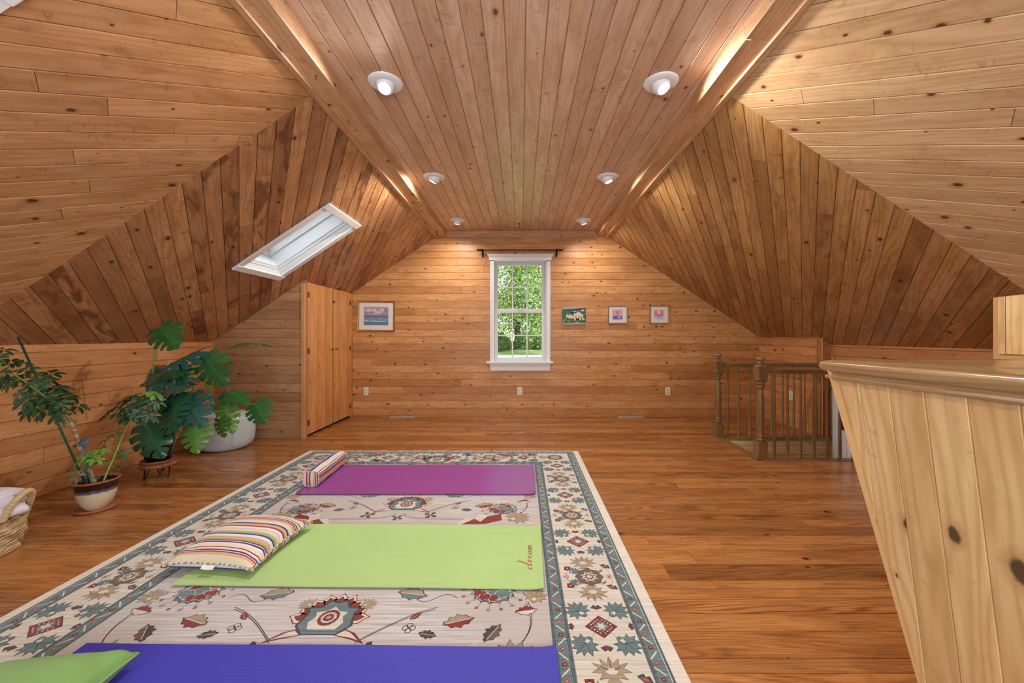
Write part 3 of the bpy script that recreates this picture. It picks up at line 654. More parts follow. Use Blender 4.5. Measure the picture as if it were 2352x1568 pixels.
def railing(y, label, z, start, step, cnt, x1):
    r = empty('stair_railing', (2.24, y, 0)); tag(r, label, 'railing')
    b = MB(); pr = [(-.028, .795), (-.030, .806), (-.022, .815), (-.030, .825), (-.029, .838), (-.018, .846), (0, .849), (.018, .846), (.029, .838), (.030, .825), (.022, .815), (.030, .806), (.028, .795)]
    rows = [[(x-2.24, dy, zz) for dy, zz in pr] for x in (2.2985, x1)]
    b.grid(rows, close_v=True, uvf=lambda i, j: (i*1.3, j*.012)); b.face(rows[0]); b.face(rows[1]); b.build('handrail', W_OAK, r, smooth=True, auto=.7)
    for k in range(cnt):
        x = start+k*step; b = MB()
        b.lathe([(.0085, .797), (.009, .60), (.0125, .25), (.0135, .06), (.0125, .004)], 14, (x-2.24, 0, 0)); b.build('baluster', W_OAK, r, smooth=True)
    return r
railing(YN, 'oak stair railing along the near side of the stair opening', 0, (1779-CX)/F*YN, .1236, 9, XR-.002)
railing(YFR, 'oak stair railing along the far side of the stair opening', 0, (1671.6-CX)/F*YFR, .1255, 10, XR-.002)
# ------------------------------------------------------------------ bar counter with flared knotty pine front
bar = empty('bar_counter', (1.2, .4, 0)); tag(bar, 'flared knotty pine bar with rounded oak top rail on the right', 'bar counter')
TX, TY = .128, .188; X0, Y0, ZT = 1.047, 1.305, 1.012
fx = lambda z: X0+TX*(ZT-z); fy = lambda z: Y0-TY*(ZT-z)
Linv = Matrix.Translation((-1.2, -.4, 0))
nf = Vector((-1, 0, -TX)).normalized(); ne = Vector((0, 1, -TY)).normalized()
o = boards('front_panel', W_BAR, [[(fx(0), -.6, 0), (fx(ZT), -.6, ZT), (fx(ZT), fy(ZT), ZT), (fx(0), fy(0), 0)]], (TX, 0, -1), nf, .0985, 51, groove=.0028, depth=.0034, v0=.062, joints=False, parent=bar, gap=.0012); o.location = (-1.2, -.4, 0)
o = boards('end_panel', W_BAR, [[(fx(0), fy(0), 0), (fx(ZT), fy(ZT), ZT), (2.55, fy(ZT), ZT), (2.55, fy(0), 0)]], (0, -TY, -1), ne, .0985, 52, groove=.0028, depth=.0034, joints=False, parent=bar, gap=.0012); o.location = (-1.2, -.4, 0)
prof = [(-.14, 1.062), (-.14, 1.070), (.012, 1.070), (.024, 1.067), (.031, 1.060), (.033, 1.050), (.029, 1.040), (.021, 1.033), (.014, 1.029), (.013, 1.024), (.019, 1.021), (.022, 1.015), (.019, 1.009), (.010, 1.006), (-.02, 1.004), (-.14, 1.004)]
def rail_ring(i):
    out = []
    for (o_, z) in prof:
        if i == 0: out.append((X0-o_, -.6, z))
        elif i == 1: out.append((X0-o_, Y0+o_ if o_ > -.13 else Y0-.30, z))
        else: out.append((2.55, Y0+o_ if o_ > -.13 else Y0-.30, z))
    return [(p[0]-1.2, p[1]-.4, p[2]) for p in out]
b = MB(); b.grid([rail_ring(0), rail_ring(1)], close_v=True, uvf=lambda i, j: (i*1.9, j*.02)); b.grid([rail_ring(1), rail_ring(2)], close_v=True, uvf=lambda i, j: (i*1.5+3, j*.02)); b.build('top_rail', W_RAIL, bar, smooth=True, auto=.6)
b = MB(); b.box((X0+.13-1.2, -1.0, .98), (1.35, Y0-.29-.4, 1.030)); b.build('worktop', plain('dark_worktop', '#22211f', .25, .1), bar)
# pine cabinet hanging under the right slope with dark appliance beneath
cab = empty('wall_cupboard', (2.7, 1.9, 1.05)); tag(cab, 'pale pine cupboard below the right slope, behind the bar', 'cupboard')
cx0, cy1 = 2.70, 2.7*F/(2292-CX)
b = boards('', None, [[(cx0, .6, 1.051), (cx0, cy1, 1.051), (cx0, cy1, 1.372), (cx0, .6, 1.398)]], (0, 0, 1), (-1, 0, 0), .098, 61, groove=.004, joints=False, mb=None or MB(), v0=-cy1)
for f in (((cx0, cy1, 1.051), (3.0, cy1, 1.051), (3.0, cy1, 1.372), (cx0, cy1, 1.372)), ((cx0, .6, 1.051), (3.0, .6, 1.051), (3.0, cy1, 1.051), (cx0, cy1, 1.051)), ((cx0, .6, 1.398), (3.0, .6, 1.398), (3.0, cy1, 1.372), (cx0, cy1, 1.372)), ((3.0, .6, 1.051), (3.0, .6, 1.398), (3.0, cy1, 1.372), (3.0, cy1, 1.051))): b.face(f, 0, [(p[0]+p[1], p[2]) for p in f])
o = b.build('carcass', W_BAR, cab); o.location = (-2.7, -1.9, -1.05)
base = empty('base_cabinet', (2.9, 1.4, 0)); tag(base, 'pine base cabinet behind the bar, mostly hidden', 'cabinet')
b = MB(); b.box((-.18, -.8, .08), (.4, .72, .86), grain=2); b.box((-.16, -.8, 0), (.4, .70, .08)); b.build('carcass', W_BAR, base, bevel=.003)
b = MB(); b.box((-.2, -.8, .86), (.42, .74, .90)); b.build('worktop', plain('dark_worktop', '#22211f', .25, .1), base, bevel=.003)
tv = empty('microwave_oven', (2.98, 1.95, .90)); tag(tv, 'black appliance below the pale pine cupboard, at the right edge of the photo', 'appliance')
b = MB(); b.box((-.17, -.34, .004), (.2, .25, .142)); b.build('housing', plain('appliance_black', '#15171a', .3), tv, bevel=.006)
b = MB(); b.box((-.176, -.32, .025), (-.169, .05, .125)); b.build('door', plain('appliance_glass', '#0b0d10', .1), tv, bevel=.002)
# ------------------------------------------------------------------ area rug with woven pattern
RX0, RX1, RY0, RY1 = -2.115, .56, .245, 3.895
def rugmat(nm, c, amp=.12, c2=None):
    n = N(nm); t = n.new('TexCoord').outputs['Object']; c = lin(c)
    st = n.noise(n.vmath('MULTIPLY', t, (3, 150, 1, 0)), 1, 3, .6); wv = n.noise(t, 420, 2)
    dk = tuple(x*(1-amp*2.2) for x in c[:3])+(1,); lt = tuple(min(1, x*(1+amp)) for x in c[:3])+(1,)
    col = n.mix(n.smooth(st, .3, .7), dk, lt)
    if c2: col = n.mix(n.smooth(n.noise(t, 1.1, 2), .4, .65), col, lin(c2))
    n.set(color=col, rough=.95, sheen=.2, spec=.15); n.bump(wv, .5, .0015); return n.m
RM = [rugmat('rug_cream', '#c8c4c3', .16, '#b6aeab'), rugmat('rug_ivory', '#d0cbbf', .1), rugmat('rug_teal', '#667d82', .14), rugmat('rug_dark', '#4a4442', .12), rugmat('rug_red', '#84342f', .14),
      rugmat('rug_tan', '#a6947a', .12), rugmat('rug_brown', '#6e5a4c', .12), rugmat('rug_edge', '#dcd7cc', .06), rugmat('rug_rose', '#a8625a', .12)]
CREAM, IVORY, TEAL, DARK, RED, TAN, BROWN, EDGE, ROSE = range(9)
rug = MB(); RZ = .011
class Pen:
    """draws 2-D motif shapes into the rug's mesh"""
    def __init__(s, cx=0, cy=0, rot=0, sc=1, flip=1, lay=1): s.cx, s.cy, s.r, s.s, s.f, s.l = cx, cy, rot, sc, flip, lay
    def pt(s, x, y):
        x *= s.f*s.s; y *= s.s; c, n_ = math.cos(s.r), math.sin(s.r)
        return (s.cx+x*c-y*n_, s.cy+x*n_+y*c)
    def sub(s, x=0, y=0, rot=0, sc=1, lay=0):
        p = s.pt(x, y); return Pen(p[0], p[1], s.r+(rot if s.f > 0 else -rot), s.s*sc, s.f, s.l+lay)
    def poly(s, pts, m, dl=0):
        q = [s.pt(*p) for p in pts]
        if s.f < 0: q = q[::-1]
        q = [(min(max(x, RX0+.002), RX1-.002), min(max(y, RY0+.002), RY1-.002)) for x, y in q]
        rug.face([(x, y, RZ+.00022*(s.l+dl)) for x, y in q], m)
    def line(s, pts, wd, m, dl=0):
        n_ = len(pts)
        for i in range(n_-1):
            a, b_ = pts[i], pts[i+1]; dx, dy = b_[0]-a[0], b_[1]-a[1]; L = math.hypot(dx, dy) or 1; ox, oy = -dy/L*wd/2, dx/L*wd/2
            s.poly([(a[0]-ox, a[1]-oy), (b_[0]-ox, b_[1]-oy), (b_[0]+ox, b_[1]+oy), (a[0]+ox, a[1]+oy)], m, dl)
    def star(s, n_, r0, r1, m, dl=0, ph=0, sx=1, sy=1): s.poly([((r0 if k % 2 else r1)*math.cos(PI*k/n_+ph)*sx, (r0 if k % 2 else r1)*math.sin(PI*k/n_+ph)*sy) for k in range(2*n_)], m, dl)
    def disc(s, r, m, dl=0, n=10, sx=1, sy=1): s.poly([(r*math.cos(2*PI*k/n)*sx, r*math.sin(2*PI*k/n)*sy) for k in range(n)], m, dl)
def bez(p0, p1, p2, p3, n=12):
    return [tuple((1-t)**3*a+3*(1-t)**2*t*b_+3*(1-t)*t*t*c+t**3*d for a, b_, c, d in zip(p0, p1, p2, p3)) for t in [k/n for k in range(n+1)]]
def maple(p, m=TEAL, out=DARK):      # jagged vine leaf about 1 unit across, stem towards -y
    half = [(0, .55), (.08, .34), (.24, .44), (.22, .22), (.46, .26), (.34, .06), (.50, -.04), (.30, -.12), (.36, -.30), (.16, -.22), (.07, -.38)]
    pts = half + [(-x, y) for x, y in half[::-1]][:-1]
    p.sub(sc=1.08).poly(pts, out, 0); p.poly(pts, m, 1)
    p.line([(0, -.3), (0, .35)], .02, out, 2); p.line([(0, -.05), (.28, .14)], .02, out, 2); p.line([(0, -.05), (-.28, .14)], .02, out, 2)
    p.poly([(-.08, -.26), (.08, -.26), (.05, -.08), (-.05, -.08)], IVORY, 3)
def rosette(p, m=BROWN, n_=8):
    p.star(n_, .46, .54, m, 0); p.star(n_, .22, .37, IVORY, 1, PI/n_)
    for k in range(n_): a = 2*PI*k/n_+PI/n_; p.line([(.16*math.cos(a), .16*math.sin(a)), (.34*math.cos(a), .34*math.sin(a))], .035, m, 2)
    p.disc(.16, m, 2); p.disc(.10, CREAM, 3)
def diamond(p):
    p.poly([(0, .52), (.56, 0), (0, -.52), (-.56, 0)], DARK, 0); p.poly([(0, .48), (.52, 0), (0, -.48), (-.52, 0)], RED, 1)
    for k in range(4):
        a, b_ = [((0, .42), (.46, 0)), ((.46, 0), (0, -.42)), ((0, -.42), (-.46, 0)), ((-.46, 0), (0, .42))][k]
        for t in (.2, .4, .6, .8): p.sub(a[0]*.9+(b_[0]-a[0])*.9*t, a[1]*.9+(b_[1]-a[1])*.9*t, sc=1).disc(.032, IVORY, 2, 5)
    p.poly([(0, .27), (.29, 0), (0, -.27), (-.29, 0)], TEAL, 2); p.star(6, .09, .21, IVORY, 3)
def palm(p, m=TAN):
    pts = [(0, -.4), (.2, -.36), (.12, -.2), (.38, -.26), (.26, -.06), (.54, -.04), (.34, .1), (.5, .28), (.24, .2), (.26, .42), (.08, .26), (0, .5)]
    pts += [(-x, y) for x, y in pts[::-1]][1:-1]
    p.sub(sc=1.07).poly(pts, BROWN, 0); p.poly(pts, m, 1); p.disc(.17, IVORY, 2, 10, 1, .7); p.line([(0, .1), (0, .4)], .03, BROWN, 2); p.line([(.1, .05), (.3, .16)], .03, BROWN, 2); p.line([(-.1, .05), (-.3, .16)], .03, BROWN, 2)
def bud(p, m=BROWN, m2=RED): p.poly([(-.4, 0), (-.15, .3), (0, .16), (.15, .3), (.4, 0), (0, -.18)], DARK, 0); p.poly([(-.26, .0), (0, .12), (.26, 0), (0, -.1)], m2, 1)
def flower4(p, m=RED):
    for k in range(4): p.sub(.17*math.cos(PI/2*k+PI/4), .17*math.sin(PI/2*k+PI/4)).poly([(-.14, -.14), (.14, -.14), (.14, .14), (-.14, .14)], m, 0)
    p.disc(.08, IVORY, 1, 6)
def outline4(p, m=DARK):
    for k in range(4):
        a = PI/2*k; c = (.2*math.cos(a), .2*math.sin(a)); pts = [(c[0]+.17*math.cos(2*PI*j/8), c[1]+.17*math.sin(2*PI*j/8)) for j in range(9)]; p.line(pts, .045, m, 0)
def rect(x0, y0, x1, y1, m, l): Pen(lay=l).poly([(x0, y0), (x1, y0), (x1, y1), (x0, y1)], m)
# base, bands
BW = .445; SEL = .050; G1 = .070; G2 = .07
prf = [(RX0, 0), (RX0, RZ-.002), (RX0+.004, RZ), (RX1-.004, RZ), (RX1, RZ-.002), (RX1, 0)]
rug.grid([[(x, RY0, z) for x, z in prf], [(x, RY1, z) for x, z in prf]], EDGE, close_v=True)
ix0, ix1, iy0, iy1 = RX0+SEL, RX1-SEL, RY0+.012, RY1-.012
def band(a, b_, m, l):    # a ring between insets a and b from the outer pattern edge
    x0, x1, y0, y1 = ix0+a, ix1-a, iy0+a, iy1-a; X0_, X1_, Y0_, Y1_ = ix0+b_, ix1-b_, iy0+b_, iy1-b_
    rect(x0, y0, X0_, y1, m, l); rect(X1_, y0, x1, y1, m, l); rect(X0_, y0, X1_, Y0_, m, l); rect(X0_, Y1_, X1_, y1, m, l)
A1, A2, A3 = G1, BW-SEL-G2, BW-SEL
band(0, A1, TEAL, 1); band(A1, A2, IVORY, 1); band(A2, A3, TEAL, 1); rect(ix0+A3, iy0+A3, ix1-A3, iy1-A3, CREAM, 1)
for a in (.004, .010, A1-.013, A1-.007, A2+.005, A2+.011, A3-.012, A3-.006): band(a, a+.0028, DARK if a not in (.010,) else IVORY, 2)
def guard(a, wd):
    """bars and small flowers along both guard stripes"""
    c = a+wd/2
    for side in range(4):
        if side < 2: x = ix0+c if side == 0 else ix1-c; s0, s1 = iy0+a+wd, iy1-a-wd
        else: y = iy0+c if side == 2 else iy1-c; s0, s1 = ix0+a+wd, ix1-a-wd
        n_ = int((s1-s0)/.066); st_ = (s1-s0)/n_
        for k in range(n_):
            s = s0+(k+.5)*st_; sg = 1 if k % 2 else -1
            p = Pen(x, s, 0, wd*.62, 1, 2) if side < 2 else Pen(s, y, PI/2, wd*.62, 1, 2)
            flower4(p.sub(sc=.78), ROSE if k % 2 else RED)
            q = Pen(x, s+st_/2, 0, 1, sg, 2) if side < 2 else Pen(s+st_/2, y, PI/2, 1, sg, 2)
            if k < n_-1: q.poly([(-.018, -.016), (-.013, -.019), (.018, .014), (.013, .018)], IVORY, 1)
guard(.006, A1-.006); guard(A2, A3-A2)
def border_side(cx, cy, along, s0, s1, ph, per=.637):
    """main border: diamonds with four leaves alternating with rosettes; cx/cy is the centre line"""
    k0 = math.floor((s0-ph)/per)-1
    for k in range(k0, k0+12):
        for half in (0, 1):
            s = ph+k*per+half*per/2
            if s < s0 or s > s1: continue
            p = Pen(cx, s, 0, 1, 1, 2) if along == 'y' else Pen(s, cy, PI/2, 1, 1, 2)
            if half == 0:
                for sx_ in (-1, 1):
                    for sy_ in (-1, 1):
                        p.line([(.02*sx_, .02*sy_), (.07*sx_, .085*sy_)], .0022, TAN, 0); maple(p.sub(.078*sx_, .088*sy_, rot=-sx_*.7 if sy_ > 0 else PI+sx_*.7, sc=.105, lay=1))
                    bud(p.sub(.115*sx_, 0, rot=-sx_*PI/2, sc=.05, lay=1))
                diamond(p.sub(sc=.115, lay=1)); bud(p.sub(0, .105, sc=.062, lay=1)); bud(p.sub(0, -.105, rot=PI, sc=.062, lay=1))
            else:
                rosette(p.sub(.008, 0, sc=.128, lay=1)); palm(p.sub(-.005, .112, sc=.12, lay=1)); palm(p.sub(.005, -.112, rot=PI, sc=.12, lay=1))
                for sy_ in (-1, 1):
                    flower4(p.sub(-.088, .066*sy_, sc=.062, lay=1)); p.line(bez((-.088, .04*sy_), (-.12, .01*sy_), (-.07, 0), (-.1, -.02*sy_)), .002, ROSE, 0)
                    maple(p.sub(-.062, .045*sy_, rot=-1.1*sy_, sc=.055, lay=1)); bud(p.sub(.098, .08*sy_, rot=-.5, sc=.07, lay=1), BROWN, ROSE)
                    p.line(bez((.09, .07*sy_), (.12, .04*sy_), (.11, .02*sy_), (.10, 0)), .002, TAN, 0); p.sub(.07, .045*sy_, rot=.8, sc=.04, lay=1).poly([(-.5, 0), (0, .2), (.5, 0), (0, -.2)], TEAL)
                outline4(p.sub(.102, 0, sc=.04, lay=1), ROSE); outline4(p.sub(-.105, 0, sc=.04, lay=1), ROSE)
bc = (A1+A2)/2
border_side(ix1-bc, 0, 'y', iy0+.3, iy1-.3, 1.538*1.0); border_side(ix0+bc, 0, 'y', iy0+.3, iy1-.3, 1.538)
border_side(0, iy1-bc, 'x', ix0+.25, ix1-.25, -.78+.159); border_side(0, iy0+bc, 'x', ix0+.25, ix1-.25, -.78+.159)
for x in (ix0+bc, ix1-bc):
    for y in (iy0+bc, iy1-bc): rosette(Pen(x, y, 0, .15, 1, 3)); palm(Pen(x-.1 if x < 0 else x-.11, y, PI/2, .1, 1, 3))
# field
def big_palmette(p):
    # red and ivory lobes around a teal shield
    for a in range(-4, 5):
        t = a*.36; q = p.sub(0, -.05, rot=-t)
        q.poly([(-.09, .2), (-.14, .46), (-.04, .56), (0, .62), (.04, .56), (.14, .46), (.09, .2)], RED, 0); q.poly([(-.075, .2), (-.12, .45), (0, .59), (.12, .45), (.075, .2)], IVORY, 1); q.poly([(-.045, .3), (-.07, .44), (0, .54), (.07, .44), (.045, .3)], RED, 2)
    p.poly([(-.26, -.34), (-.42, -.16), (-.36, .1), (-.44, .22), (-.22, .24), (-.14, .40), (0, .34), (.14, .40), (.22, .24), (.44, .22), (.36, .1), (.42, -.16), (.26, -.34)], DARK, 3)
    p.poly([(-.24, -.32), (-.38, -.16), (-.33, .1), (-.38, .19), (-.2, .22), (-.12, .36), (0, .31), (.12, .36), (.2, .22), (.38, .19), (.33, .1), (.38, -.16), (.24, -.32)], TEAL, 4)
    p.poly([(-.2, -.24), (-.26, -.1), (-.2, .02), (-.24, .12), (-.1, .14), (0, .24), (.1, .14), (.24, .12), (.2, .02), (.26, -.1), (.2, -.24)], IVORY, 5)
    p.disc(.155, RED, 6, 12, 1, 1.1); p.disc(.115, CREAM, 7, 10); p.disc(.08, RED, 8, 8); p.disc(.04, TAN, 9, 6)
    for s in (-1, 1):
        p.poly([(s*.22, -.34), (s*.5, -.42), (s*.72, -.5), (s*.52, -.3), (s*.34, -.22)][::s], RED, 1); p.poly([(s*.26, -.34), (s*.5, -.39), (s*.62, -.44), (s*.46, -.3), (s*.36, -.25)][::s], IVORY, 2)
def side_palmette(p):
    p.star(15, .43, .52, DARK, 0, 0, 1, .82); p.star(15, .40, .49, TEAL, 1, 0, 1, .82); p.disc(.40, IVORY, 2, 20, 1, .8)
    p.star(9, .25, .34, TAN, 3, .2, 1, .8)
    for k, (u, v, a, L, m) in enumerate(((-.20, .02, 1.9, .9, TAN), (-.24, -.12, 2.6, .8, RED), (-.06, .10, 1.2, .9, RED), (.10, .06, .7, .8, RED), (-.12, -.20, 3.4, .7, RED), (.02, -.05, 2.1, .9, TEAL), (.16, -.12, .2, .9, TEAL), (.04, -.22, 4.2, .6, RED))):
        q = p.sub(u, v, rot=a-PI/2, sc=L); out = [(-.06, -.12), (-.16, .02), (-.10, .10), (-.15, .2), (-.04, .24), (0, .34), (.05, .24), (.15, .2), (.10, .10), (.16, .02), (.06, -.12)]
        q.sub(sc=1.12).poly(out, IVORY, 5+2*k); q.poly(out, m, 6+2*k)
    for k in range(9):
        a = PI+k*PI/8-.1; q = p.sub(.68*math.cos(a), .6*math.sin(a), sc=.13); (flower4 if k % 2 else outline4)(q); p.line([(.5*math.cos(a), .44*math.sin(a)), (.62*math.cos(a), .55*math.sin(a))], .008, DARK, 0)
def vine(p, pts, dbl=True):
    p.line(pts, .0034, DARK, 0)
    if dbl: p.line([(x+.006, y+.012) for x, y in pts], .0034, DARK, 0)
def leafy(p, a, b_):
    h = [(-.5, 0), (-.44, .12), (-.33, .13), (-.24, .27), (-.10, .22), (.0, .35), (.12, .22), (.24, .25), (.34, .10), (.5, .02)]
    lo = [(.5, .02), (.36, -.08), (.26, -.20), (.12, -.17), (.02, -.29), (-.12, -.19), (-.26, -.21), (-.34, -.09), (-.5, 0)]
    p.sub(sc=1.1).poly((h+lo[1:-1])[::-1], DARK, 0); p.poly(h[::-1], a, 1); p.poly(lo[::-1], b_, 1); p.line([(-.4, 0), (.4, .02)], .03, IVORY, 2)
def dark4(p):
    for k in range(4): p.sub(rot=PI/4+k*PI/2).poly([(-.06, .08), (-.16, .4), (0, .58), (.16, .4), (.06, .08)], DARK, 1)
    p.disc(.09, TAN, 2, 6)
mx0 = -.78
for row, (yb_, fl_) in enumerate(((.55, 1), (1.585, 1), (2.66, 1), (3.62, 1))):
    big_palmette(Pen(mx0, yb_, 0, .27, 1, 2))
    for s in (-1, 1):
        P_ = Pen(mx0, yb_, 0, 1, s, 2)
        side_palmette(P_.sub(.655, .165 if row % 2 else -.07, rot=0, sc=.20, lay=1)); side_palmette(P_.sub(.66, -.36 if row % 2 else .40, rot=PI, sc=.17, lay=1))
        vine(P_, bez((.16, -.13), (.28, -.02), (.34, .02), (.42, .05))); vine(P_, bez((.02, -.15), (.05, -.25), (.3, -.20), (.52, -.24))); vine(P_, bez((.5, .12), (.42, .2), (.40, .05), (.33, .11)), False)
        vine(P_, bez((.80, .09), (.84, -.05), (.80, -.12), (.73, -.19))); vine(P_, bez((.32, .25), (.25, .34), (.40, .44), (.52, .40))); vine(P_, bez((.05, .24), (.12, .42), (.3, .3), (.42, .47)), False)
        dark4(P_.sub(.20, -.165, rot=.3, sc=.085, lay=1)); dark4(P_.sub(.0, -.2, rot=.3, sc=.07, lay=1) if s > 0 else P_.sub(.36, .36, sc=.08, lay=1))
        leafy(P_.sub(.53, -.02, rot=.3, sc=.12, lay=1), TAN, RED); leafy(P_.sub(.30, .145, rot=-.2, sc=.13, lay=1), TAN, TEAL); leafy(P_.sub(.80, .04, rot=.2, sc=.09, lay=1), RED, IVORY)
        maple(P_.sub(.84, .13, rot=-.3, sc=.10, lay=1), TAN, BROWN); maple(P_.sub(.75, -.20, rot=-.9, sc=.16, lay=1), TAN, BROWN); maple(P_.sub(.13, .08, rot=-1.3, sc=.07, lay=1), TAN, TAN)
        leafy(P_.sub(.67, -.08, rot=1.0, sc=.10, lay=1), DARK, BROWN); leafy(P_.sub(.35, .01, rot=.9, sc=.05, lay=1), RED, RED); leafy(P_.sub(.42, -.09, rot=-.2, sc=.07, lay=1), DARK, DARK)
        outline4(P_.sub(.34, -.055, sc=.07, lay=1)); outline4(P_.sub(.24, .30, sc=.07, lay=1), ROSE); flower4(P_.sub(.48, .26, sc=.06, lay=1)); flower4(P_.sub(.13, .42, sc=.06, lay=1))
        q = P_.sub(.52, -.235, rot=.15, sc=.30, lay=1); q.poly([(-.5, -.14), (-.3, .12), (-.12, .06), (.02, .3), (.2, .2), (.34, .34), (.5, -.02), (.2, -.2)], IVORY, 0); q.poly([(-.38, -.12), (-.1, .08), (.02, -.06), (.18, .16), (.46, .22), (.46, -.06), (.1, -.18)], RED, 1)
        leafy(P_.sub(.09, .34, rot=1.2, sc=.09, lay=1), RED, TEAL); leafy(P_.sub(.58, .46, rot=.3, sc=.10, lay=1), TEAL, TAN)
rt = empty('area_rug', ((RX0+RX1)/2, (RY0+RY1)/2, 0)); tag(rt, 'large cream floral rug with teal striped borders under the yoga mats', 'rug')
o = rug.build('pile', RM, rt); o.location = (-(RX0+RX1)/2, -(RY0+RY1)/2, 0)
b = MB(); R = random.Random(9); x = RX0+.01
while x < RX1-.01:
    L = R.uniform(.018, .04); dx = R.uniform(-.012, .012)
    b.tube([(x, RY1-.004, .009), (x+dx*.5, RY1+L*.5, .007), (x+dx, RY1+L, .0025)], lambda t: .0022*(1-.4*t), 5); x += R.uniform(.006, .012)
o = b.build('fringe', plain('fringe_cotton', '#e6e0d4', .9, .05), rt, smooth=True); o['kind'] = 'stuff'; o.location = (-(RX0+RX1)/2, -(RY0+RY1)/2, 0)
# ------------------------------------------------------------------ yoga mats
def matmat(nm, c, rough, ribs=True, lines=None):
    n = N(nm); t = n.new('TexCoord').outputs['Object']; c = lin(c)
    f = n.noise(t, 2.6, 3); dk = tuple(x*.9 for x in c[:3])+(1,); lt = tuple(min(1, x*1.06) for x in c[:3])+(1,)
    col = n.mix(f, dk, lt)
    sc_ = n.noise(n.vmath('MULTIPLY', t, (2.2, 16, 1, 0)), 1, 3, .5, .8)
    col = n.mix(n.math('MULTIPLY', n.smooth(sc_, .6, .72), .10), col, tuple(x*.55 for x in c[:3])+(1,))
    sv = n.new('SeparateXYZ'); n.put(sv.inputs[0], t)
    h = n.math('ADD', n.math('SINE', n.math('MULTIPLY', sv.outputs[0], 900)), n.math('MULTIPLY', n.math('SINE', n.math('MULTIPLY', sv.outputs[1], 500)), .4))
    n.set(color=col, rough=rough, spec=.5); n.bump(h, .3 if ribs else .06, .0006); return n.m
def yoga_mat(x0, y0, x1, y1, th, z, mat_, label, rz=0, corner=.004, curl=.004):
    r = empty('yoga_mat', ((x0+x1)/2, (y0+y1)/2, z), rz); tag(r, label, 'yoga mat', 'yoga mats laid across the rug')
    b = MB(); w2, h2 = (x1-x0)/2, (y1-y0)/2; nx, ny = 60, 22
    def pt(i, j, up):
        u, v = -1+2*i/nx, -1+2*j/ny; x, y = u*w2, v*h2
        if corner > .01:
            ax, ay = abs(x)-(w2-corner), abs(y)-(h2-corner)
            if ax > 0 and ay > 0:
                m_ = max(ax, ay); L = math.hypot(ax, ay); k = m_/L
                x = math.copysign(w2-corner+ax*k, x); y = math.copysign(h2-corner+ay*k, y)
        zz = .0008+.0011*(math.sin(x*7+y*3)+1)*.5 + curl*max(0, abs(v)-.8)/.2*(.5+.5*math.sin(x*5+1))*.5 + curl*2.2*max(0, u-.95)/.05
        return (x, y, zz+(th if up else 0))
    top = [[pt(i, j, 1) for j in range(ny+1)] for i in range(nx+1)]; bot = [[pt(i, j, 0) for j in range(ny+1)][::-1] for i in range(nx+1)]
    b.grid(top); b.grid(bot)
    per = [(i, 0) for i in range(nx)]+[(nx, j) for j in range(ny)]+[(i, ny) for i in range(nx, 0, -1)]+[(0, j) for j in range(ny, 0, -1)]
    b.grid([[pt(i, j, 0), pt(i, j, 1)] for i, j in per], close_u=True)
    b.build('mat_sheet', mat_, r, smooth=True, auto=.8); return r
ZM = RZ+.006
yoga_mat(-1.63, 2.806, .105, 3.437, .005, ZM, matmat('mat_purple', '#94449a', .24, False), 'magenta purple yoga mat, farthest of the three', -.002, corner=.035)
gm = yoga_mat(-1.585, 1.765, .106, 2.345, .005, ZM, matmat('mat_green', '#aed086', .68), 'lime green yoga mat printed with the word dream', -.018)
yoga_mat(-1.60, .815, .122, 1.430, .005, ZM, matmat('mat_blue', '#3d3ab4', .6), 'royal blue yoga mat, nearest the camera', -.010)
# handwritten word on the green mat: strokes in letter space (x along the word, y up)
S_ = [bez((.62, .5), (.35, .62), (.05, .42), (.10, .12))+bez((.10, .12), (.14, -.08), (.42, .02), (.58, .34)), bez((1.02, 1.75), (.98, 1.2), (.72, .8), (.60, .36))+bez((.60, .36), (.54, .05), (.6, -.05), (.84, .12)), bez((1.02, 1.75), (1.05, 1.9), (.9, 1.95), (.82, 1.86)),
      bez((.84, .12), (1.0, .3), (1.02, .45), (1.05, .58))+bez((1.05, .58), (1.12, .48), (1.22, .5), (1.28, .5)), bez((1.05, .56), (1.08, .4), (1.04, .2), (1.02, .02)), bez((1.06, .3), (1.14, .44), (1.25, .56), (1.38, .5)),
      bez((1.46, .26), (1.60, .28), (1.78, .42), (1.70, .52))+bez((1.70, .52), (1.55, .58), (1.42, .3), (1.50, .1))+bez((1.50, .1), (1.58, -.05), (1.80, .05), (1.92, .2)),
      bez((2.28, .48), (2.1, .58), (1.92, .34), (1.96, .14))+bez((1.96, .14), (2.02, -.06), (2.22, .12), (2.32, .46)), bez((2.34, .52), (2.28, .3), (2.22, .0), (2.46, .1)),
      bez((2.46, .1), (2.56, .26), (2.62, .42), (2.66, .54)), bez((2.66, .54), (2.64, .35), (2.60, .16), (2.58, 0)), bez((2.60, .16), (2.7, .42), (2.88, .62), (2.88, .46)), bez((2.88, .46), (2.88, .3), (2.82, .14), (2.80, 0)), bez((2.82, .14), (2.92, .42), (3.10, .62), (3.10, .44))+bez((3.10, .44), (3.06, .2), (3.02, -.04), (3.26, .14))]
b = MB(); sc_ = .041; sx_ = .070
for st_ in S_:
    L = len(st_)
    for i in range(L-1):
        a, c_ = st_[i], st_[i+1]
        if a == c_: continue
        dx, dy = c_[0]-a[0], c_[1]-a[1]; q = math.hypot(dx, dy); wd = .018+.022*max(0, -dy/q); ox, oy = -dy/q*wd, dx/q*wd
        b.face([(-y*sc_, x*sx_, .0092+.00002*(i % 3)) for x, y in ((a[0]-ox, a[1]-oy), (c_[0]-ox, c_[1]-oy), (c_[0]+ox, c_[1]+oy), (a[0]+ox, a[1]+oy))])
o = b.build('printed_word', plain('print_pink', '#c8575c', .6), gm); o['label'] = 'pink script lettering reading dream'; o.location = (.795, -.15, -.0009)
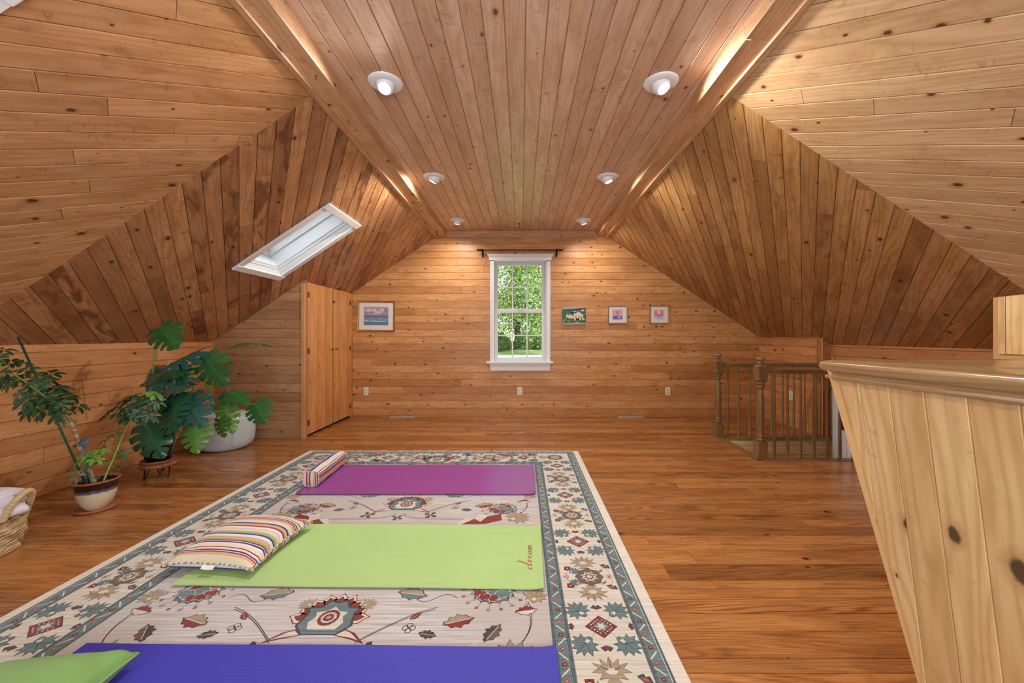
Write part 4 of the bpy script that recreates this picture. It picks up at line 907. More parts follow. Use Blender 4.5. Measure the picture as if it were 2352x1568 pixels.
# ------------------------------------------------------------------ striped cushions
def stripes(nm):
    n = N(nm); uvn = n.new('UVMap'); uvn.uv_map = 'UVMap'; sv = n.new('SeparateXYZ'); n.put(sv.inputs[0], uvn.outputs[0])
    cr_, wh, bl, rd, gr, tn, pk = '#dfd6ba', '#e4dfe4', '#27418f', '#a52c3c', '#8fae6c', '#d0ab86', '#b59ac0'
    seq = [(cr_, 3), (tn, 2), (rd, 1), (wh, .5), (bl, 1), (cr_, 1.6), (rd, .8), (cr_, 2.6), (wh, 1), (bl, 1), (wh, .4), (rd, 1), (gr, 1.2), (tn, 1.8), (pk, .3), (wh, 2), (bl, 1), (gr, 1.2), (tn, 1.2), (cr_, 2), (pk, .3), (wh, 2), (rd, 1.2), (tn, 2), (bl, 1.3)]
    tot = sum(k for _, k in seq); pos = 0; stops = []
    for c, k in seq: stops.append((pos/tot, lin(c))); pos += k
    v = n.math('FRACT', sv.outputs[1])
    col = n.ramp(v, stops, True); wv = n.noise(n.new('TexCoord').outputs['Object'], 600, 2)
    n.set(color=col, rough=.85, spec=.2, sheen=.15); n.bump(wv, .4, .0006); return n.m
M_STR = stripes('striped_canvas')
def cushion(nm, label, w2, h2, th, mat_, pipe, loc, rot, label_tag=False, seed=1, vs=2.6):
    r = empty(nm, loc); r.rotation_euler = rot; tag(r, label, 'cushion')
    n_ = 30; R = random.Random(seed); ph = [R.uniform(0, 6) for _ in range(6)]
    def pt(i, j, s):
        u, v = -1+2*i/n_, -1+2*j/n_
        u = math.sin(u*PI/2)*.35+u*.65; v = math.sin(v*PI/2)*.35+v*.65
        e = max(0, (1-u*u))**.5*max(0, (1-v*v))**.5
        x = u*w2*(1-.09*(1-v*v)**1.0*abs(u)**3); y = v*h2*(1-.09*(1-u*u)*abs(v)**3)
        z = s*th*e**.75*(1+.07*math.sin(3*u+ph[0])*math.cos(2.5*v+ph[1])) + .012*(abs(u*v))**2*math.sin(ph[2]+u*3)
        cr2 = .006*math.sin(9*(u+v)+ph[3])*math.exp(-((abs(u)-.9)**2+(abs(v)-.85)**2)*9)
        if s < 0: z = -min(.048, th*.8*e**.5)
        return (x, y, z+cr2*(e > .01)*(s > 0))
    uvf = lambda i, j: (i/n_, j/n_*h2*2*vs)
    b = MB()
    b.grid([[pt(i, j, 1) for j in range(n_+1)] for i in range(n_+1)], uvf=uvf); b.grid([[pt(i, j, -1) for j in range(n_+1)] for i in range(n_+1)], uvf=lambda i, j: (i/n_, j/n_*h2*2*vs+.37))
    b.build('cover', mat_, r, smooth=True)
    per = [(i, 0) for i in range(n_)]+[(n_, j) for j in range(n_)]+[(i, n_) for i in range(n_, 0, -1)]+[(0, j) for j in range(n_, 0, -1)]
    pts = [pt(i, j, 1) for i, j in per]; pts = [((p[0])*1.008, p[1]*1.008, p[2]) for p in pts]; pts.append(pts[0])
    b = MB(); b.tube(pts, .0042, 8, cap=False)
    # piping stripes run quickly along the cord
    for k in range(len(b.uv)): b.uv[k] = [(a[1], a[0]*9) for a in b.uv[k]]
    b.build('piping', pipe, r, smooth=True)
    if label_tag:
        b = MB(); b.grid([[(-.03+.042*a, -h2*.955-c*.018, .001-.012*c-.003*math.sin(a*2)) for c in (0, .5, 1)] for a in (0, .5, 1, 1.5)]); b.build('care_tag', M_LAMPW, r, solid=.0006)
    return r
cushion('throw_pillow', 'striped multicoloured square pillow with piping on the green mat', .222, .232, .072, M_STR, M_STR, (-1.462, 2.075, ZM+.055), (math.radians(.6), 0, math.radians(-4)), True, 3, 3.6)
M_LIME = plain('lime_cotton', '#7fae5e', .85, .04, 400, sheen=.2)
cushion('throw_pillow', 'plain light green pillow on the blue mat, at the lower left corner', .225, .225, .075, M_LIME, M_LIME, (-1.505, 1.085, ZM+.055), (0, 0, math.radians(8)), False, 8)
# bolster
br = empty('bolster', (-1.592, 3.195, ZM+.064)); br.rotation_euler = (0, 0, math.radians(3.0)); tag(br, 'striped rectangular bolster cushion on the purple mat', 'cushion')
b = MB(); L2 = .262; rows = []; n_ = 40
def cs(k, s=1.0):
    a = 2*PI*k/n_; c, s_n = math.cos(a), math.sin(a); e = .55
    return (math.copysign(abs(c)**e, c)*.060*s, math.copysign(abs(s_n)**e, s_n)*.055*s)
ys_ = [-L2, -L2+.004] + [-L2+.004+(2*L2-.008)*k/20 for k in range(1, 21)] + [L2]
for y in ys_:
    s = .95 if abs(y) > L2-.002 else 1+.02*math.cos(y*9)
    rows.append([(cs(k, s)[0], y, cs(k, s)[1]+.002*math.sin(y*25+k)) for k in range(n_)])
b.grid(rows, close_v=True, uvf=lambda i, j: (i*.02, j/n_*.42*2.4+.15)); b.build('cover', M_STR, br, smooth=True)
for s in (-1, 1):
    b = MB(); rings = [[(cs(k, q)[0], s*(L2+.010*(1-q*q)), cs(k, q)[1]) for k in range(n_)] for q in (.96, .8, .6, .4, .2, .01)]
    b.grid(rings, close_v=True)
    for k in range(len(b.uv)): b.uv[k] = [(0, b.v[vi][0]*4.2) for vi in b.f[k]]
    b.build('end_panel', M_STR, br, smooth=True)
    b = MB(); b.tube([(cs(k, 1.0)[0], s*L2, cs(k, 1.0)[1]) for k in range(n_+1)], .0035, 6, cap=False)
    for k in range(len(b.uv)): b.uv[k] = [(a[1], a[0]*9) for a in b.uv[k]]
    b.build('piping', M_STR, br, smooth=True)
# ------------------------------------------------------------------ pouf
pf = empty('pouf', (-3.06, 4.06, 0)); tag(pf, 'round grey-blue stitched pouf in the corner behind the plants', 'pouf')
M_POUF = plain('pouf_vinyl', '#cbd5db', .55, .05, 5, bump=.1)
b = MB(); prof = [(.0005, .004), (.16, .003), (.235, .006), (.268, .03), (.292, .075), (.303, .13), (.307, .18), (.303, .235), (.290, .29), (.270, .33), (.243, .352), (.21, .361), (.15, .364), (.07, .366), (.0005, .366)]
prof = [(r_*.83, z) for r_, z in prof]; b.lathe(prof, 64, rf=lambda a, z: 1+.006*math.cos(6*a)); b.build('cover', M_POUF, pf, smooth=True)
b = MB(); b.lathe([(.209+.004*math.cos(t), .347+.004*math.sin(t)) for t in [2*PI*k/8 for k in range(9)]], 64); b.build('top_seam', M_POUF, pf, smooth=True)
for k in range(6):
    a = 2*PI*k/6+PI/6-.2; b = MB(); b.tube([((r_+.0015)*math.cos(a), (r_+.0015)*math.sin(a), z) for r_, z in prof[3:11]], .003, 6); b.build('side_seam', M_POUF, pf, smooth=True)
# ------------------------------------------------------------------ leaves
def leafmat(nm, c, c2, rough=.22, vein='#7fae5a'):
    n = N(nm); t = n.new('TexCoord').outputs['Object']; uvn = n.new('UVMap'); uvn.uv_map = 'UVMap'; sv = n.new('SeparateXYZ'); n.put(sv.inputs[0], uvn.outputs[0])
    col = n.mix(n.noise(t, 9, 3), lin(c), lin(c2)); mid = n.math('SUBTRACT', 1, n.smooth(sv.outputs[0], .0, .035)); col = n.mix(n.math('MULTIPLY', mid, .7), col, lin(vein))
    n.set(color=col, rough=rough, spec=.5, sub=0); n.bump(n.noise(t, 25, 2), .25, .003)
    tr = n.new('BsdfTranslucent'); n.put(tr.inputs[0], n.mix(1, col, (.9, 1, .35, 1), 'MULTIPLY')); ms = n.new('MixShader'); ms.inputs[0].default_value = .22
    n.t.links.new(n.b.outputs[0], ms.inputs[1]); n.t.links.new(tr.outputs[0], ms.inputs[2]); n.t.links.new(ms.outputs[0], n.out.inputs[0]); return n.m
LM = {'d': leafmat('monstera_dark', '#23543a', '#32694a'), 'm': leafmat('monstera_mid', '#30693a', '#447f44'), 'l': leafmat('monstera_light', '#5c8f3f', '#74a84e'), 'o': leafmat('monstera_olive', '#5c7a34', '#4c6e2c'), 'b': leafmat('monstera_painted_sheen', '#2f5f58', '#3d7268', .28)}  # 'b' leaves: bluish sky reflection put into the base colour
M_PET = plain('petiole_green', '#6a9a4c', .45, .1); M_STEMG = plain('stem_green', '#5b7f42', .5, .15)
OUT = [(.02, .02), (.10, -.09), (.24, -.16), (.38, -.13), (.50, .0), (.56, .16), (.56, .34), (.50, .52), (.40, .70), (.26, .86), (.11, .98), (0.0, 1.06)]
def outl(t):
    k = t*(len(OUT)-1); i = min(int(k), len(OUT)-2); f = k-i
    p0, p1, p2, p3 = OUT[max(i-1, 0)], OUT[i], OUT[i+1], OUT[min(i+2, len(OUT)-1)]
    return tuple(.5*((2*b_)+(c-a)*f+(2*a-5*b_+4*c-d)*f*f+(-a+3*b_-3*c+d)*f**3) for a, b_, c, d in zip(p0, p1, p2, p3))
def monstera(parent, base, tip, nrm, wr, m, stem, seed, droop=.18, fold=.18, slots=(.37, .52, .66, .79), thick=.0045):
    """base, tip: world points; nrm: the way the blade faces; wr: width over length"""
    R = random.Random(seed); B = Vector(base); T = Vector(tip); D = (T-B); L = D.length; D.normalize()
    Nn = Vector(nrm); Nn = (Nn-D*Nn.dot(D)).normalized(); S_n = D.cross(Nn).normalized()
    nt, ns = 66, 9; b = MB(); verts = {}
    wr *= .84; sl = [s+R.uniform(-.02, .02) for s in slots]; dep = [R.uniform(.34, .55) for _ in slots]
    ph = R.uniform(0, 6)
    for side in (-1, 1):
        P_ = []
        for i in range(nt+1):
            t = i/nt; ox, oy = outl(t); my = max(0, (t-.22)/.78)*.98
            near_ = min([abs(t-s) for s in sl] + [9]); shrink = 1-.12*math.exp(-(near_/.022)**2)
            row = []
            for j in range(ns+1):
                s = j/ns; e = s*shrink
                x = ox*e; y = my+(oy-my)*e + .05*math.sin(PI*e)*(.5-t)
                rip = .018*math.sin(t*42+ph)*e*e
                z = -droop*(y*y) - fold*abs(x)*.6 - .35*abs(x)**2 + rip + (.12*y if y < 0 else 0)
                row.append(B + (S_n*(side*x*wr) + D*y + Nn*z)*L)
            P_.append(row)
        for i in range(nt):
            tm = (i+.5)/nt
            for j in range(ns):
                sm = (j+.5)/ns
                if any(abs(tm-s) < .011+.022*max(0, sm-.45) and sm > d for s, d in zip(sl, dep)): continue
                b.face([P_[i][j], P_[i+1][j], P_[i+1][j+1], P_[i][j+1]][::side], 0, [(q, tm) for q in (j/ns, j/ns, (j+1)/ns, (j+1)/ns)])
    o = b.build('leaf', LM[m], parent, smooth=True); o.location = -parent.location
    if stem:
        b = MB(); pts = [Vector(p) for p in stem]+[B]
        if len(pts) == 2: mid = (pts[0]+pts[1])/2+Vector((0, 0, .04)); pts.insert(1, mid)
        q = []
        for i in range(len(pts)-1):
            p0 = pts[max(i-1, 0)]; p1 = pts[i]; p2 = pts[i+1]; p3 = pts[min(i+2, len(pts)-1)]
            for k in range(6):
                f = k/6; q.append(.5*((2*p1)+(p2-p0)*f+(2*p0-5*p1+4*p2-p3)*f*f+(-p0+3*p1-3*p2+p3)*f**3))
        q.append(B); b.tube(q, lambda t: .0058-.0024*t, 8); c = b.build('petiole', M_PET, o, smooth=True)
    return o
# ------------------------------------------------------------------ plant stand, saucer, monstera
PM = Vector((-2.985, 3.22, 0))
s_ = empty('plant_stand', PM); tag(s_, 'live-edge wood slice stand on black hairpin legs under the black pot', 'plant stand')
b = MB(); R = random.Random(3); off = [R.uniform(-.006, .008) for _ in range(40)]
b.lathe([(.0005, .088), (.114, .088), (.121, .095), (.123, .106), (.119, .117), (.113, .120), (.0005, .120)], 40, rf=lambda a, z: 1+off[int(a/(2*PI)*40) % 40]*3)
b.build('slab', wood('live_edge', '#b07a50', '#8f5c38', '#5e3822', knots=0, ring=.4), s_, smooth=True, auto=.8)
for a in (-1.9, -.15, 2.2):
    c = Vector((math.cos(a), math.sin(a), 0)); t = Vector((-math.sin(a), math.cos(a), 0)); b = MB()
    b.tube([c*.072+t*.03+Vector((0, 0, .088)), c*.094+t*.005+Vector((0, 0, .004)), c*.098+Vector((0, 0, .001)), c*.094-t*.005+Vector((0, 0, .004)), c*.072-t*.03+Vector((0, 0, .088))], .0045, 8); b.build('leg', plain('black_steel', '#15130f', .4), s_, smooth=True)
M_TERRA = plain('terracotta', '#b4704c', .7, .08, 20)
def saucer(loc, r0, label):
    b = MB(); b.lathe([(.0005, .0005), (r0*.86, .0005), (r0*.9, .004), (r0, .018), (r0*1.005, .022), (r0*.98, .023), (r0*.90, .010), (r0*.86, .007), (.0005, .007)], 48)
    return tag(b.build('plant_saucer', M_TERRA, None, smooth=True, loc=loc), label, 'saucer')
saucer(PM+Vector((0, 0, .121)), .112, 'terracotta saucer on the wood slice stand')
mp = empty('potted_monstera', PM+Vector((0, 0, .128))); tag(mp, 'large monstera in a glossy black pot, leaning over the pouf', 'potted plant')
n = N('black_glaze'); t = n.new('TexCoord').outputs['Object']; sv = n.new('SeparateXYZ'); n.put(sv.inputs[0], t)
zz = n.math('ADD', sv.outputs[2], n.math('MULTIPLY', n.noise(n.vmath('MULTIPLY', t, (60, 60, 6, 0)), 1, 3), .07))
n.set(color=n.mix(n.smooth(zz, .262, .275), lin('#0d0b10'), lin('#a88c68')), rough=.12, spec=.6); M_BG = n.m
b = MB(); b.lathe([(r_*.77, z) for r_, z in [(.0005, .0005), (.095, .0005), (.105, .012), (.128, .10), (.142, .18), (.148, .235), (.152, .26), (.146, .262), (.138, .235), (.0005, .228)]], 48, rf=lambda a, z: 1+.006*math.sin(a*26+z*20)*(z < .24)); b.build('plant_pot', M_BG, mp, smooth=True, auto=.9)
M_SOIL = plain('soil', '#2e231b', .95, .3, 60, bump=.6)
b = MB(); b.lathe([(.0005, .236), (.06, .240), (.106, .235)], 32, rf=lambda a, z: 1); b.build('soil', M_SOIL, mp, smooth=True)
PT = PM+Vector((0, 0, .36))                     # soil level
pr = [P(376, 985, 3.2), P(395, 972, 3.25), P(440, 962, 3.32), P(480, 945, 3.42), P(512, 924, 3.52)]
b = MB(); b.tube([p-mp.location for p in [PT-Vector((0, 0, .02))]+pr], lambda t: .016-.004*t, 10); b.build('stem', M_STEMG, mp, smooth=True)
b = MB(); b.tube([p-mp.location for p in [PT-Vector((.02, 0, .02)), P(368, 960, 3.22), P(371, 915, 3.25), P(378, 885, 3.27)]], lambda t: .015-.004*t, 10); b.build('stem', M_STEMG, mp, smooth=True)
CR = P(512, 924, 3.52); CT = P(376, 905, 3.25)
fr_ = (0.25, -1, .25)
mo = lambda bp, tp, nrm, wr, m, stem, sd, **k: monstera(mp, P(*bp), P(*tp), nrm, wr, m, stem, sd, **k)
mo((365, 751, 3.20), (400, 795, 3.10), (-.1, -1, .75), 1.02, 'm', [P(350, 858, 3.22), P(357, 800, 3.21)], 1, droop=.1)
mo((571, 787, 3.50), (596, 789, 3.30), (0, -.03, 1), 1.05, 'm', [CR, P(540, 855, 3.51)], 2, droop=.02, fold=.05)
mo((458, 806, 3.45), (362, 848, 3.30), (.1, -.55, 1), .8, 'b', [CT, P(430, 850, 3.4)], 3, droop=.05)
mo((470, 820, 3.46), (507, 878, 3.36), (.2, -1, .3), .98, 'm', [P(488, 938, 3.45), P(482, 880, 3.45)], 4)
mo((374, 889, 3.18), (340, 857, 3.22), (-.1, -.8, .9), 1.1, 'b', [CT], 5, droop=.3)
mo((386, 890, 3.15), (414, 882, 3.0), (.1, -.7, 1), 1.2, 'b', [CT], 6)
mo((436, 868, 3.3), (405, 888, 3.15), (.1, -.6, .9), 1.15, 'b', [CT, P(440, 900, 3.3)], 7)
mo((431, 914, 3.22), (455, 973, 3.10), (.25, -1, .5), 1.1, 'b', [P(400, 950, 3.25)], 8, fold=.1)
mo((333, 976, 3.06), (361, 1044, 2.96), (.15, -1, .55), 1.06, 'd', [PT, P(352, 940, 3.14)], 9, droop=.22, fold=.12)
mo((445, 976, 3.22), (446, 1036, 3.12), (.2, -1, .3), 1.12, 'l', [P(410, 970, 3.24)], 10)
mo((586, 928, 3.50), (603, 967, 3.42), (.1, -1, .35), 1.3, 'm', [CR, P(545, 930, 3.52)], 11)
mo((517, 932, 3.42), (532, 990, 3.34), (.5, -1, .3), .75, 'l', [CR], 12)
mo((503, 963, 3.38), (508, 1004, 3.34), (-.1, -1, -.1), 1.2, 'o', [P(480, 948, 3.42)], 13)
mo((525, 900, 3.50), (567, 915, 3.40), (.2, -.5, 1), 1.0, 'm', [CR], 14)
mo((524, 899, 3.53), (503, 914, 3.50), (0, -1, .3), .9, 'm', None, 15)
mo((458, 897, 3.42), (416, 906, 3.28), (0, -.25, 1), .7, 'b', [CR, P(470, 905, 3.45)], 16)
mo((397, 913, 3.14), (393, 974, 3.02), (.1, -1, .3), 1.1, 'd', [CT], 17)
mo((412, 912, 3.20), (408, 958, 3.12), (.2, -1, .2), 1.1, 'm', [CT], 18)
mo((365, 868, 3.32), (318, 880, 3.25), (-.2, -.7, .8), 1.1, 'd', [CT], 19)
mo((372, 852, 3.34), (407, 850, 3.2), (.1, -.5, 1), 1.0, 'd', [CT], 20)
mo((352, 895, 3.26), (318, 908, 3.12), (-.2, -.7, .8), 1.1, 'd', [CT], 21)
mo((372, 900, 3.16), (362, 938, 3.02), (0, -1, .4), 1.1, 'd', [CT], 22)
mo((368, 948, 3.12), (395, 985, 3.02), (.2, -1, .4), 1.2, 'd', [PT], 23)
mo((352, 962, 3.16), (374, 1012, 3.08), (.1, -1, .2), 1.0, 'd', [PT], 24)
mo((459, 826, 3.5), (496, 801, 3.58), (-.2, -.6, 1), .55, 'b', [P(488, 938, 3.46), P(470, 870, 3.48)], 25)
mo((355, 870, 3.3), (345, 836, 3.4), (-.1, -.8, .5), 1.2, 'd', [CT], 26)
mo((392, 935, 3.2), (378, 985, 3.12), (-.3, -1, .2), 1.1, 'd', [PT], 27)
mo((285, 925, 3.2), (262, 935, 3.12), (-.2, -1, .4), 1.1, 'd', [PT, P(320, 950, 3.2)], 28)
mo((400, 845, 3.36), (425, 872, 3.26), (.3, -.8, .5), 1.1, 'd', [CT], 29)
M_ROOT = plain('aerial_root', '#8a6a4c', .7, .15)
for pts in ([(350, 1000, 3.14), (344, 1040, 3.12), (338, 1075, 3.3), (322, 1093, 3.42)], [(440, 1000, 3.3), (443, 1042, 3.4), (452, 1055, 3.5), (466, 1058, 3.62)], [(418, 975, 3.25), (425, 1000, 3.3), (420, 1020, 3.5), (428, 1030, 3.9)], [(400, 980, 3.2), (430, 975, 3.2), (470, 968, 3.35), (495, 962, 3.4)], [(403, 985, 3.2), (420, 995, 3.2), (412, 1010, 3.2)], [(395, 975, 3.15), (405, 1005, 3.1), (395, 1035, 3.1), (390, 1040, 3.1)]):
    q = [P(*p) for p in pts]
    for p in q: p.z = max(p.z, .004)
    b = MB(); b.tube([p-mp.location for p in q], .0026, 6); b.build('aerial_root', M_ROOT, mp, smooth=True)
# ------------------------------------------------------------------ schefflera
PS = Vector((-2.83, 2.61, 0))
saucer(PS, .110, 'terracotta saucer on the floor under the two-tone pot')
sp = empty('potted_schefflera', PS+Vector((0, 0, .008))); tag(sp, 'leaning umbrella plant with a green stake in a brown and cream pot', 'potted plant')
n = N('two_tone_glaze'); t = n.new('TexCoord').outputs['Object']; sv = n.new('SeparateXYZ'); n.put(sv.inputs[0], t)
zz = n.math('ADD', sv.outputs[2], n.math('MULTIPLY', n.noise(n.vmath('MULTIPLY', t, (70, 70, 9, 0)), 1, 3), .016))
col = n.ramp(n.math('MULTIPLY', zz, 5), [(0, lin('#b7ab90')), (.20, lin('#d9ceb0')), (.62, lin('#d6cbae')), (.66, lin('#6a6272')), (.74, lin('#4d3a4a')), (.77, lin('#2e1614')), (.955, lin('#2e1614')), (.965, lin('#a8623f')), (1, lin('#a8623f'))])
n.set(color=col, rough=.18, spec=.55); M_TT = n.m
b = MB(); b.lathe([(r_*.72, z) for r_, z in [(.0005, .0005), (.072, .0005), (.080, .010), (.104, .035), (.124, .065), (.136, .10), (.142, .14), (.144, .172), (.158, .182), (.164, .190), (.160, .196), (.146, .193), (.136, .18), (.132, .16), (.0005, .155)]], 56); b.build('plant_pot', M_TT, sp, smooth=True, auto=.9)
b = MB(); b.lathe([(.0005, .168), (.05, .172), (.097, .166)], 32); b.build('soil', M_SOIL, sp, smooth=True)
rel = lambda p: p-sp.location
M_STAKE = plain('stake_green', '#1f5a48', .4, .05)
b = MB(); b.tube([rel(P(203, 1125, 2.60)), rel(P(41, 773, 2.52))], .0062, 10); b.build('stake', M_STAKE, sp, smooth=True)
b = MB(); b.tube([rel(P(200, 1122, 2.57)), rel(P(193, 1025, 2.57))], .0045, 8); b.lathe([(.0005, -.004), (.024, -.006), (.030, .004), (.026, .010), (.0005, .006)], 20, rel(P(193, 1016, 2.57)), M=Matrix.Rotation(.9, 4, 'X')); b.build('moisture_gauge', plain('gauge_blue', '#4c6a78', .3, .05), sp, smooth=True)
b = MB(); b.tube([rel(P(*p)) for p in ((204, 1120, 2.6), (196, 1070, 2.6), (180, 1020, 2.58))], .003, 6); b.build('support_wire', M_STAKE, sp, smooth=True)
n = N('schefflera_bark'); t = n.new('TexCoord').outputs['Object']; n.set(color=n.mix(n.smooth(n.noise(n.vmath('MULTIPLY', t, (20, 20, 60, 0)), 1, 3), .4, .6), lin('#7a6a4c'), lin('#b09a78')), rough=.8); M_BARK = n.m
def path(pts, k=6):
    pts = [Vector(p) for p in pts]; q = []
    for i in range(len(pts)-1):
        p0 = pts[max(i-1, 0)]; p1 = pts[i]; p2 = pts[i+1]; p3 = pts[min(i+2, len(pts)-1)]
        for j in range(k):
            f = j/k; q.append(.5*((2*p1)+(p2-p0)*f+(2*p0-5*p1+4*p2-p3)*f*f+(-p0+3*p1-3*p2+p3)*f**3))
    return q+[pts[-1]]
tr = path([rel(P(*p)) for p in ((222, 1122, 2.62), (204, 1080, 2.6), (184, 1030, 2.58), (170, 985, 2.56), (150, 950, 2.54))])
b = MB(); b.tube(tr, lambda t: .0155-.0075*t, 12, radf=lambda i, k: 1+.08*math.sin(i*2.3)); b.build('trunk', M_BARK, sp, smooth=True)
tg = path([rel(P(*p)) for p in ((150, 950, 2.54), (128, 925, 2.52), (95, 905, 2.48), (55, 875, 2.42), (15, 850, 2.36), (-30, 820, 2.32))])
b = MB(); b.tube(tg, lambda t: .0075-.003*t, 10); b.build('green_stem', plain('young_stem', '#6b8f3c', .45, .12), sp, smooth=True)
g2 = path([rel(P(*p)) for p in ((232, 1120, 2.62), (248, 1080, 2.66), (268, 1035, 2.72), (282, 1000, 2.78), (300, 965, 2.84), (318, 935, 2.88))])
b = MB(); b.tube(g2, lambda t: .0062-.003*t, 10); b.build('green_stem', plain('bright_stem', '#7fae44', .45, .12), sp, smooth=True)
SM = {'d': leafmat('schefflera_dark', '#30523a', '#46704a', .35, '#8aa06a'), 'l': leafmat('schefflera_light', '#5f9a3c', '#85b850', .35), 'v': leafmat('schefflera_grey', '#5a7a5a', '#6f8c62', .4)}
def whorl(center, src, m, ln, seed, nl_=8, pitch=.25):
    R = random.Random(seed); C = Vector(center); A = (C-Vector(src)); A.normalize(); ax = (A+Vector((0, -.25, .55))).normalized()
    u = ax.orthogonal().normalized(); v = ax.cross(u); b = MB()
    for k in range(nl_):
        a = 2*PI*k/nl_+R.uniform(-.2, .2); d = (u*math.cos(a)+v*math.sin(a)+ax*R.uniform(-.15, pitch)).normalized(); L = ln*R.uniform(.75, 1.15); side = d.cross(ax).normalized(); up = side.cross(d).normalized()
        st_ = C+d*L*.22; rows = []
        for i in range(8):
            t = i/7; w_ = L*.235*math.sin(PI*min(1, t*.93+.05))**.55 if 0 < i < 7 else L*.015; cpt = st_+d*L*t-Vector((0, 0, 1))*L*.26*t*t
            rows.append([cpt-side*w_+up*w_*.35, cpt, cpt+side*w_+up*w_*.35])
        b.grid(rows, 0, uvf=lambda i, j: (abs(j-1), i/7))
        b.tube([C, st_], .0009, 4, cap=False)
    o = b.build('leaf', SM[m], sp, smooth=True)
    b = MB(); b.tube([Vector(src), (Vector(src)+C)/2+Vector((0, 0, .006)), C], .0017, 5); b.build('petiole', M_PET, o, smooth=True)
zc = lambda x, y, Y: rel(P(x/3.92, 740+y/3.92, Y))
def near_on(pth, c): return min(pth, key=lambda p: (Vector(p)-Vector(c)).length+abs(p[2]-c[2])*.0)
k = 0
for (x, y, Y) in ((20, 250, 2.4), (-20, 330, 2.3), (100, 370, 2.42), (200, 370, 2.45), (235, 430, 2.52), (20, 470, 2.34), (95, 540, 2.36), (160, 520, 2.5), (30, 540, 2.45), (185, 650, 2.4), (235, 700, 2.38), (300, 740, 2.42), (310, 640, 2.55), (290, 560, 2.56), (370, 500, 2.54), (430, 520, 2.6), (460, 465, 2.62), (360, 545, 2.44), (500, 590, 2.62), (560, 600, 2.66), (420, 680, 2.48), (350, 830, 2.44), (430, 800, 2.46), (480, 720, 2.5), (545, 740, 2.52), (640, 660, 2.62), (690, 750, 2.62), (620, 780, 2.56), (520, 830, 2.50), (570, 850, 2.56), (400, 740, 2.58), (590, 700, 2.6), (260, 800, 2.5), (330, 760, 2.40), (460, 660, 2.56)):
    c = zc(x, y, Y); k += 1; whorl(c, near_on(tg[2:], c+Vector((.02, 0, -.02))), 'v' if k % 5 == 0 else 'd', .052, k, 7)
for (x, y, Y) in ((790, 1200, 2.56), (850, 1170, 2.6), (900, 1160, 2.6), (870, 1230, 2.55), (770, 1240, 2.56)): c = zc(x, y, Y); k += 1; whorl(c, rel(P(204, 1085, 2.6)), 'l', .042, k, 6)
for (x, y, Y) in ((640, 1310, 2.58), (690, 1380, 2.5)): c = zc(x, y, Y); k += 1; whorl(c, rel(P(198, 1080, 2.6)), 'v', .04, k, 5)
z2 = lambda x, y, Y: rel(P(200+x/3.733, 700+y/3.733, Y))
for (x, y, Y) in ((170, 940, 2.78), (215, 900, 2.80), (275, 915, 2.80), (320, 850, 2.86), (360, 800, 2.88), (410, 770, 2.9), (470, 800, 2.86), (520, 760, 2.92), (580, 770, 2.9), (590, 830, 2.88), (350, 890, 2.82), (430, 860, 2.84), (500, 880, 2.85), (540, 940, 2.84), (440, 940, 2.8), (480, 960, 2.84), (380, 950, 2.84), (300, 960, 2.80), (400, 900, 2.86)):
    c = z2(x, y, Y); k += 1; whorl(c, near_on(g2[18:], c), 'l' if y < 800 else 'd', .054, k, 8)
for (x, y, Y) in ((240, 1110, 2.74), (160, 1155, 2.72), (140, 1215, 2.7), (60, 1260, 2.66), (110, 1325, 2.66), (250, 1400, 2.7), (300, 1275, 2.76)): c = z2(x, y, Y); k += 1; whorl(c, near_on(g2[6:16], c), 'v', .042, k, 6)
# ------------------------------------------------------------------ woven basket with towels
BC = Vector((-2.985, 1.985, 0)); BR = .292
bk = empty('woven_basket', BC); tag(bk, 'round woven seagrass basket with looped handles at the left edge', 'basket')
n = N('seagrass'); t = n.new('TexCoord').outputs['Object']; sv = n.new('SeparateXYZ'); n.put(sv.inputs[0], t)
f1 = n.noise(n.vmath('MULTIPLY', t, (14, 14, 130, 0)), 1, 3, .6); f2 = n.noise(t, 45, 3)
col = n.mix(n.smooth(f1, .38, .62), lin('#a98a60'), lin('#d9c29a')); col = n.mix(n.math('MULTIPLY', n.smooth(f2, .52, .66), .35), col, lin('#8a6a48'))
n.set(color=col, rough=.85); n.bump(f1, .8, .004); M_SEA = n.m
b = MB(); NC = 15; HB = .235; nph = 200; R = random.Random(5)
for c in range(NC):
    z0 = .009+c*HB/NC; top = c >= NC-4; rc = HB/NC*.56; rr = BR-.018+.020*math.sin(PI*min(1, (c+1)/NC*.8)); rows = []
    for i in range(nph):
        a = 2*PI*i/nph; w_ = rc*(1+.14*math.sin(a*(60 if top else 34)+c*1.7)); wob = .004*math.sin(a*5+c)+(.006*math.sin(a*44+c*PI) if top else .002*math.sin(a*23+c*2.1)); zw = .003*math.sin(a*7+c*.9)+(.004*math.cos(a*44+c*PI) if top else 0)
        rows.append([((rr+wob+w_*math.cos(t_))*math.cos(a), (rr+wob+w_*math.cos(t_))*math.sin(a), max(.0005, z0+zw+w_*1.15*math.sin(t_))) for t_ in [2*PI*q/9 for q in range(9)]])
    b.grid(rows, close_u=True, close_v=True)
b.build('woven_body', M_SEA, bk, smooth=True)
b = MB(); b.lathe([(.0005, .002), (BR-.02, .002), (BR-.008, .02), (BR, .12), (BR-.005, .215), (BR-.014, .215), (BR-.012, .12), (BR-.02, .02), (.0005, .012)], 48); b.build('lining', plain('seagrass_inner', '#8f744e', .9, .1), bk, smooth=True)
hx, hy = math.cos(.36), math.sin(.36)
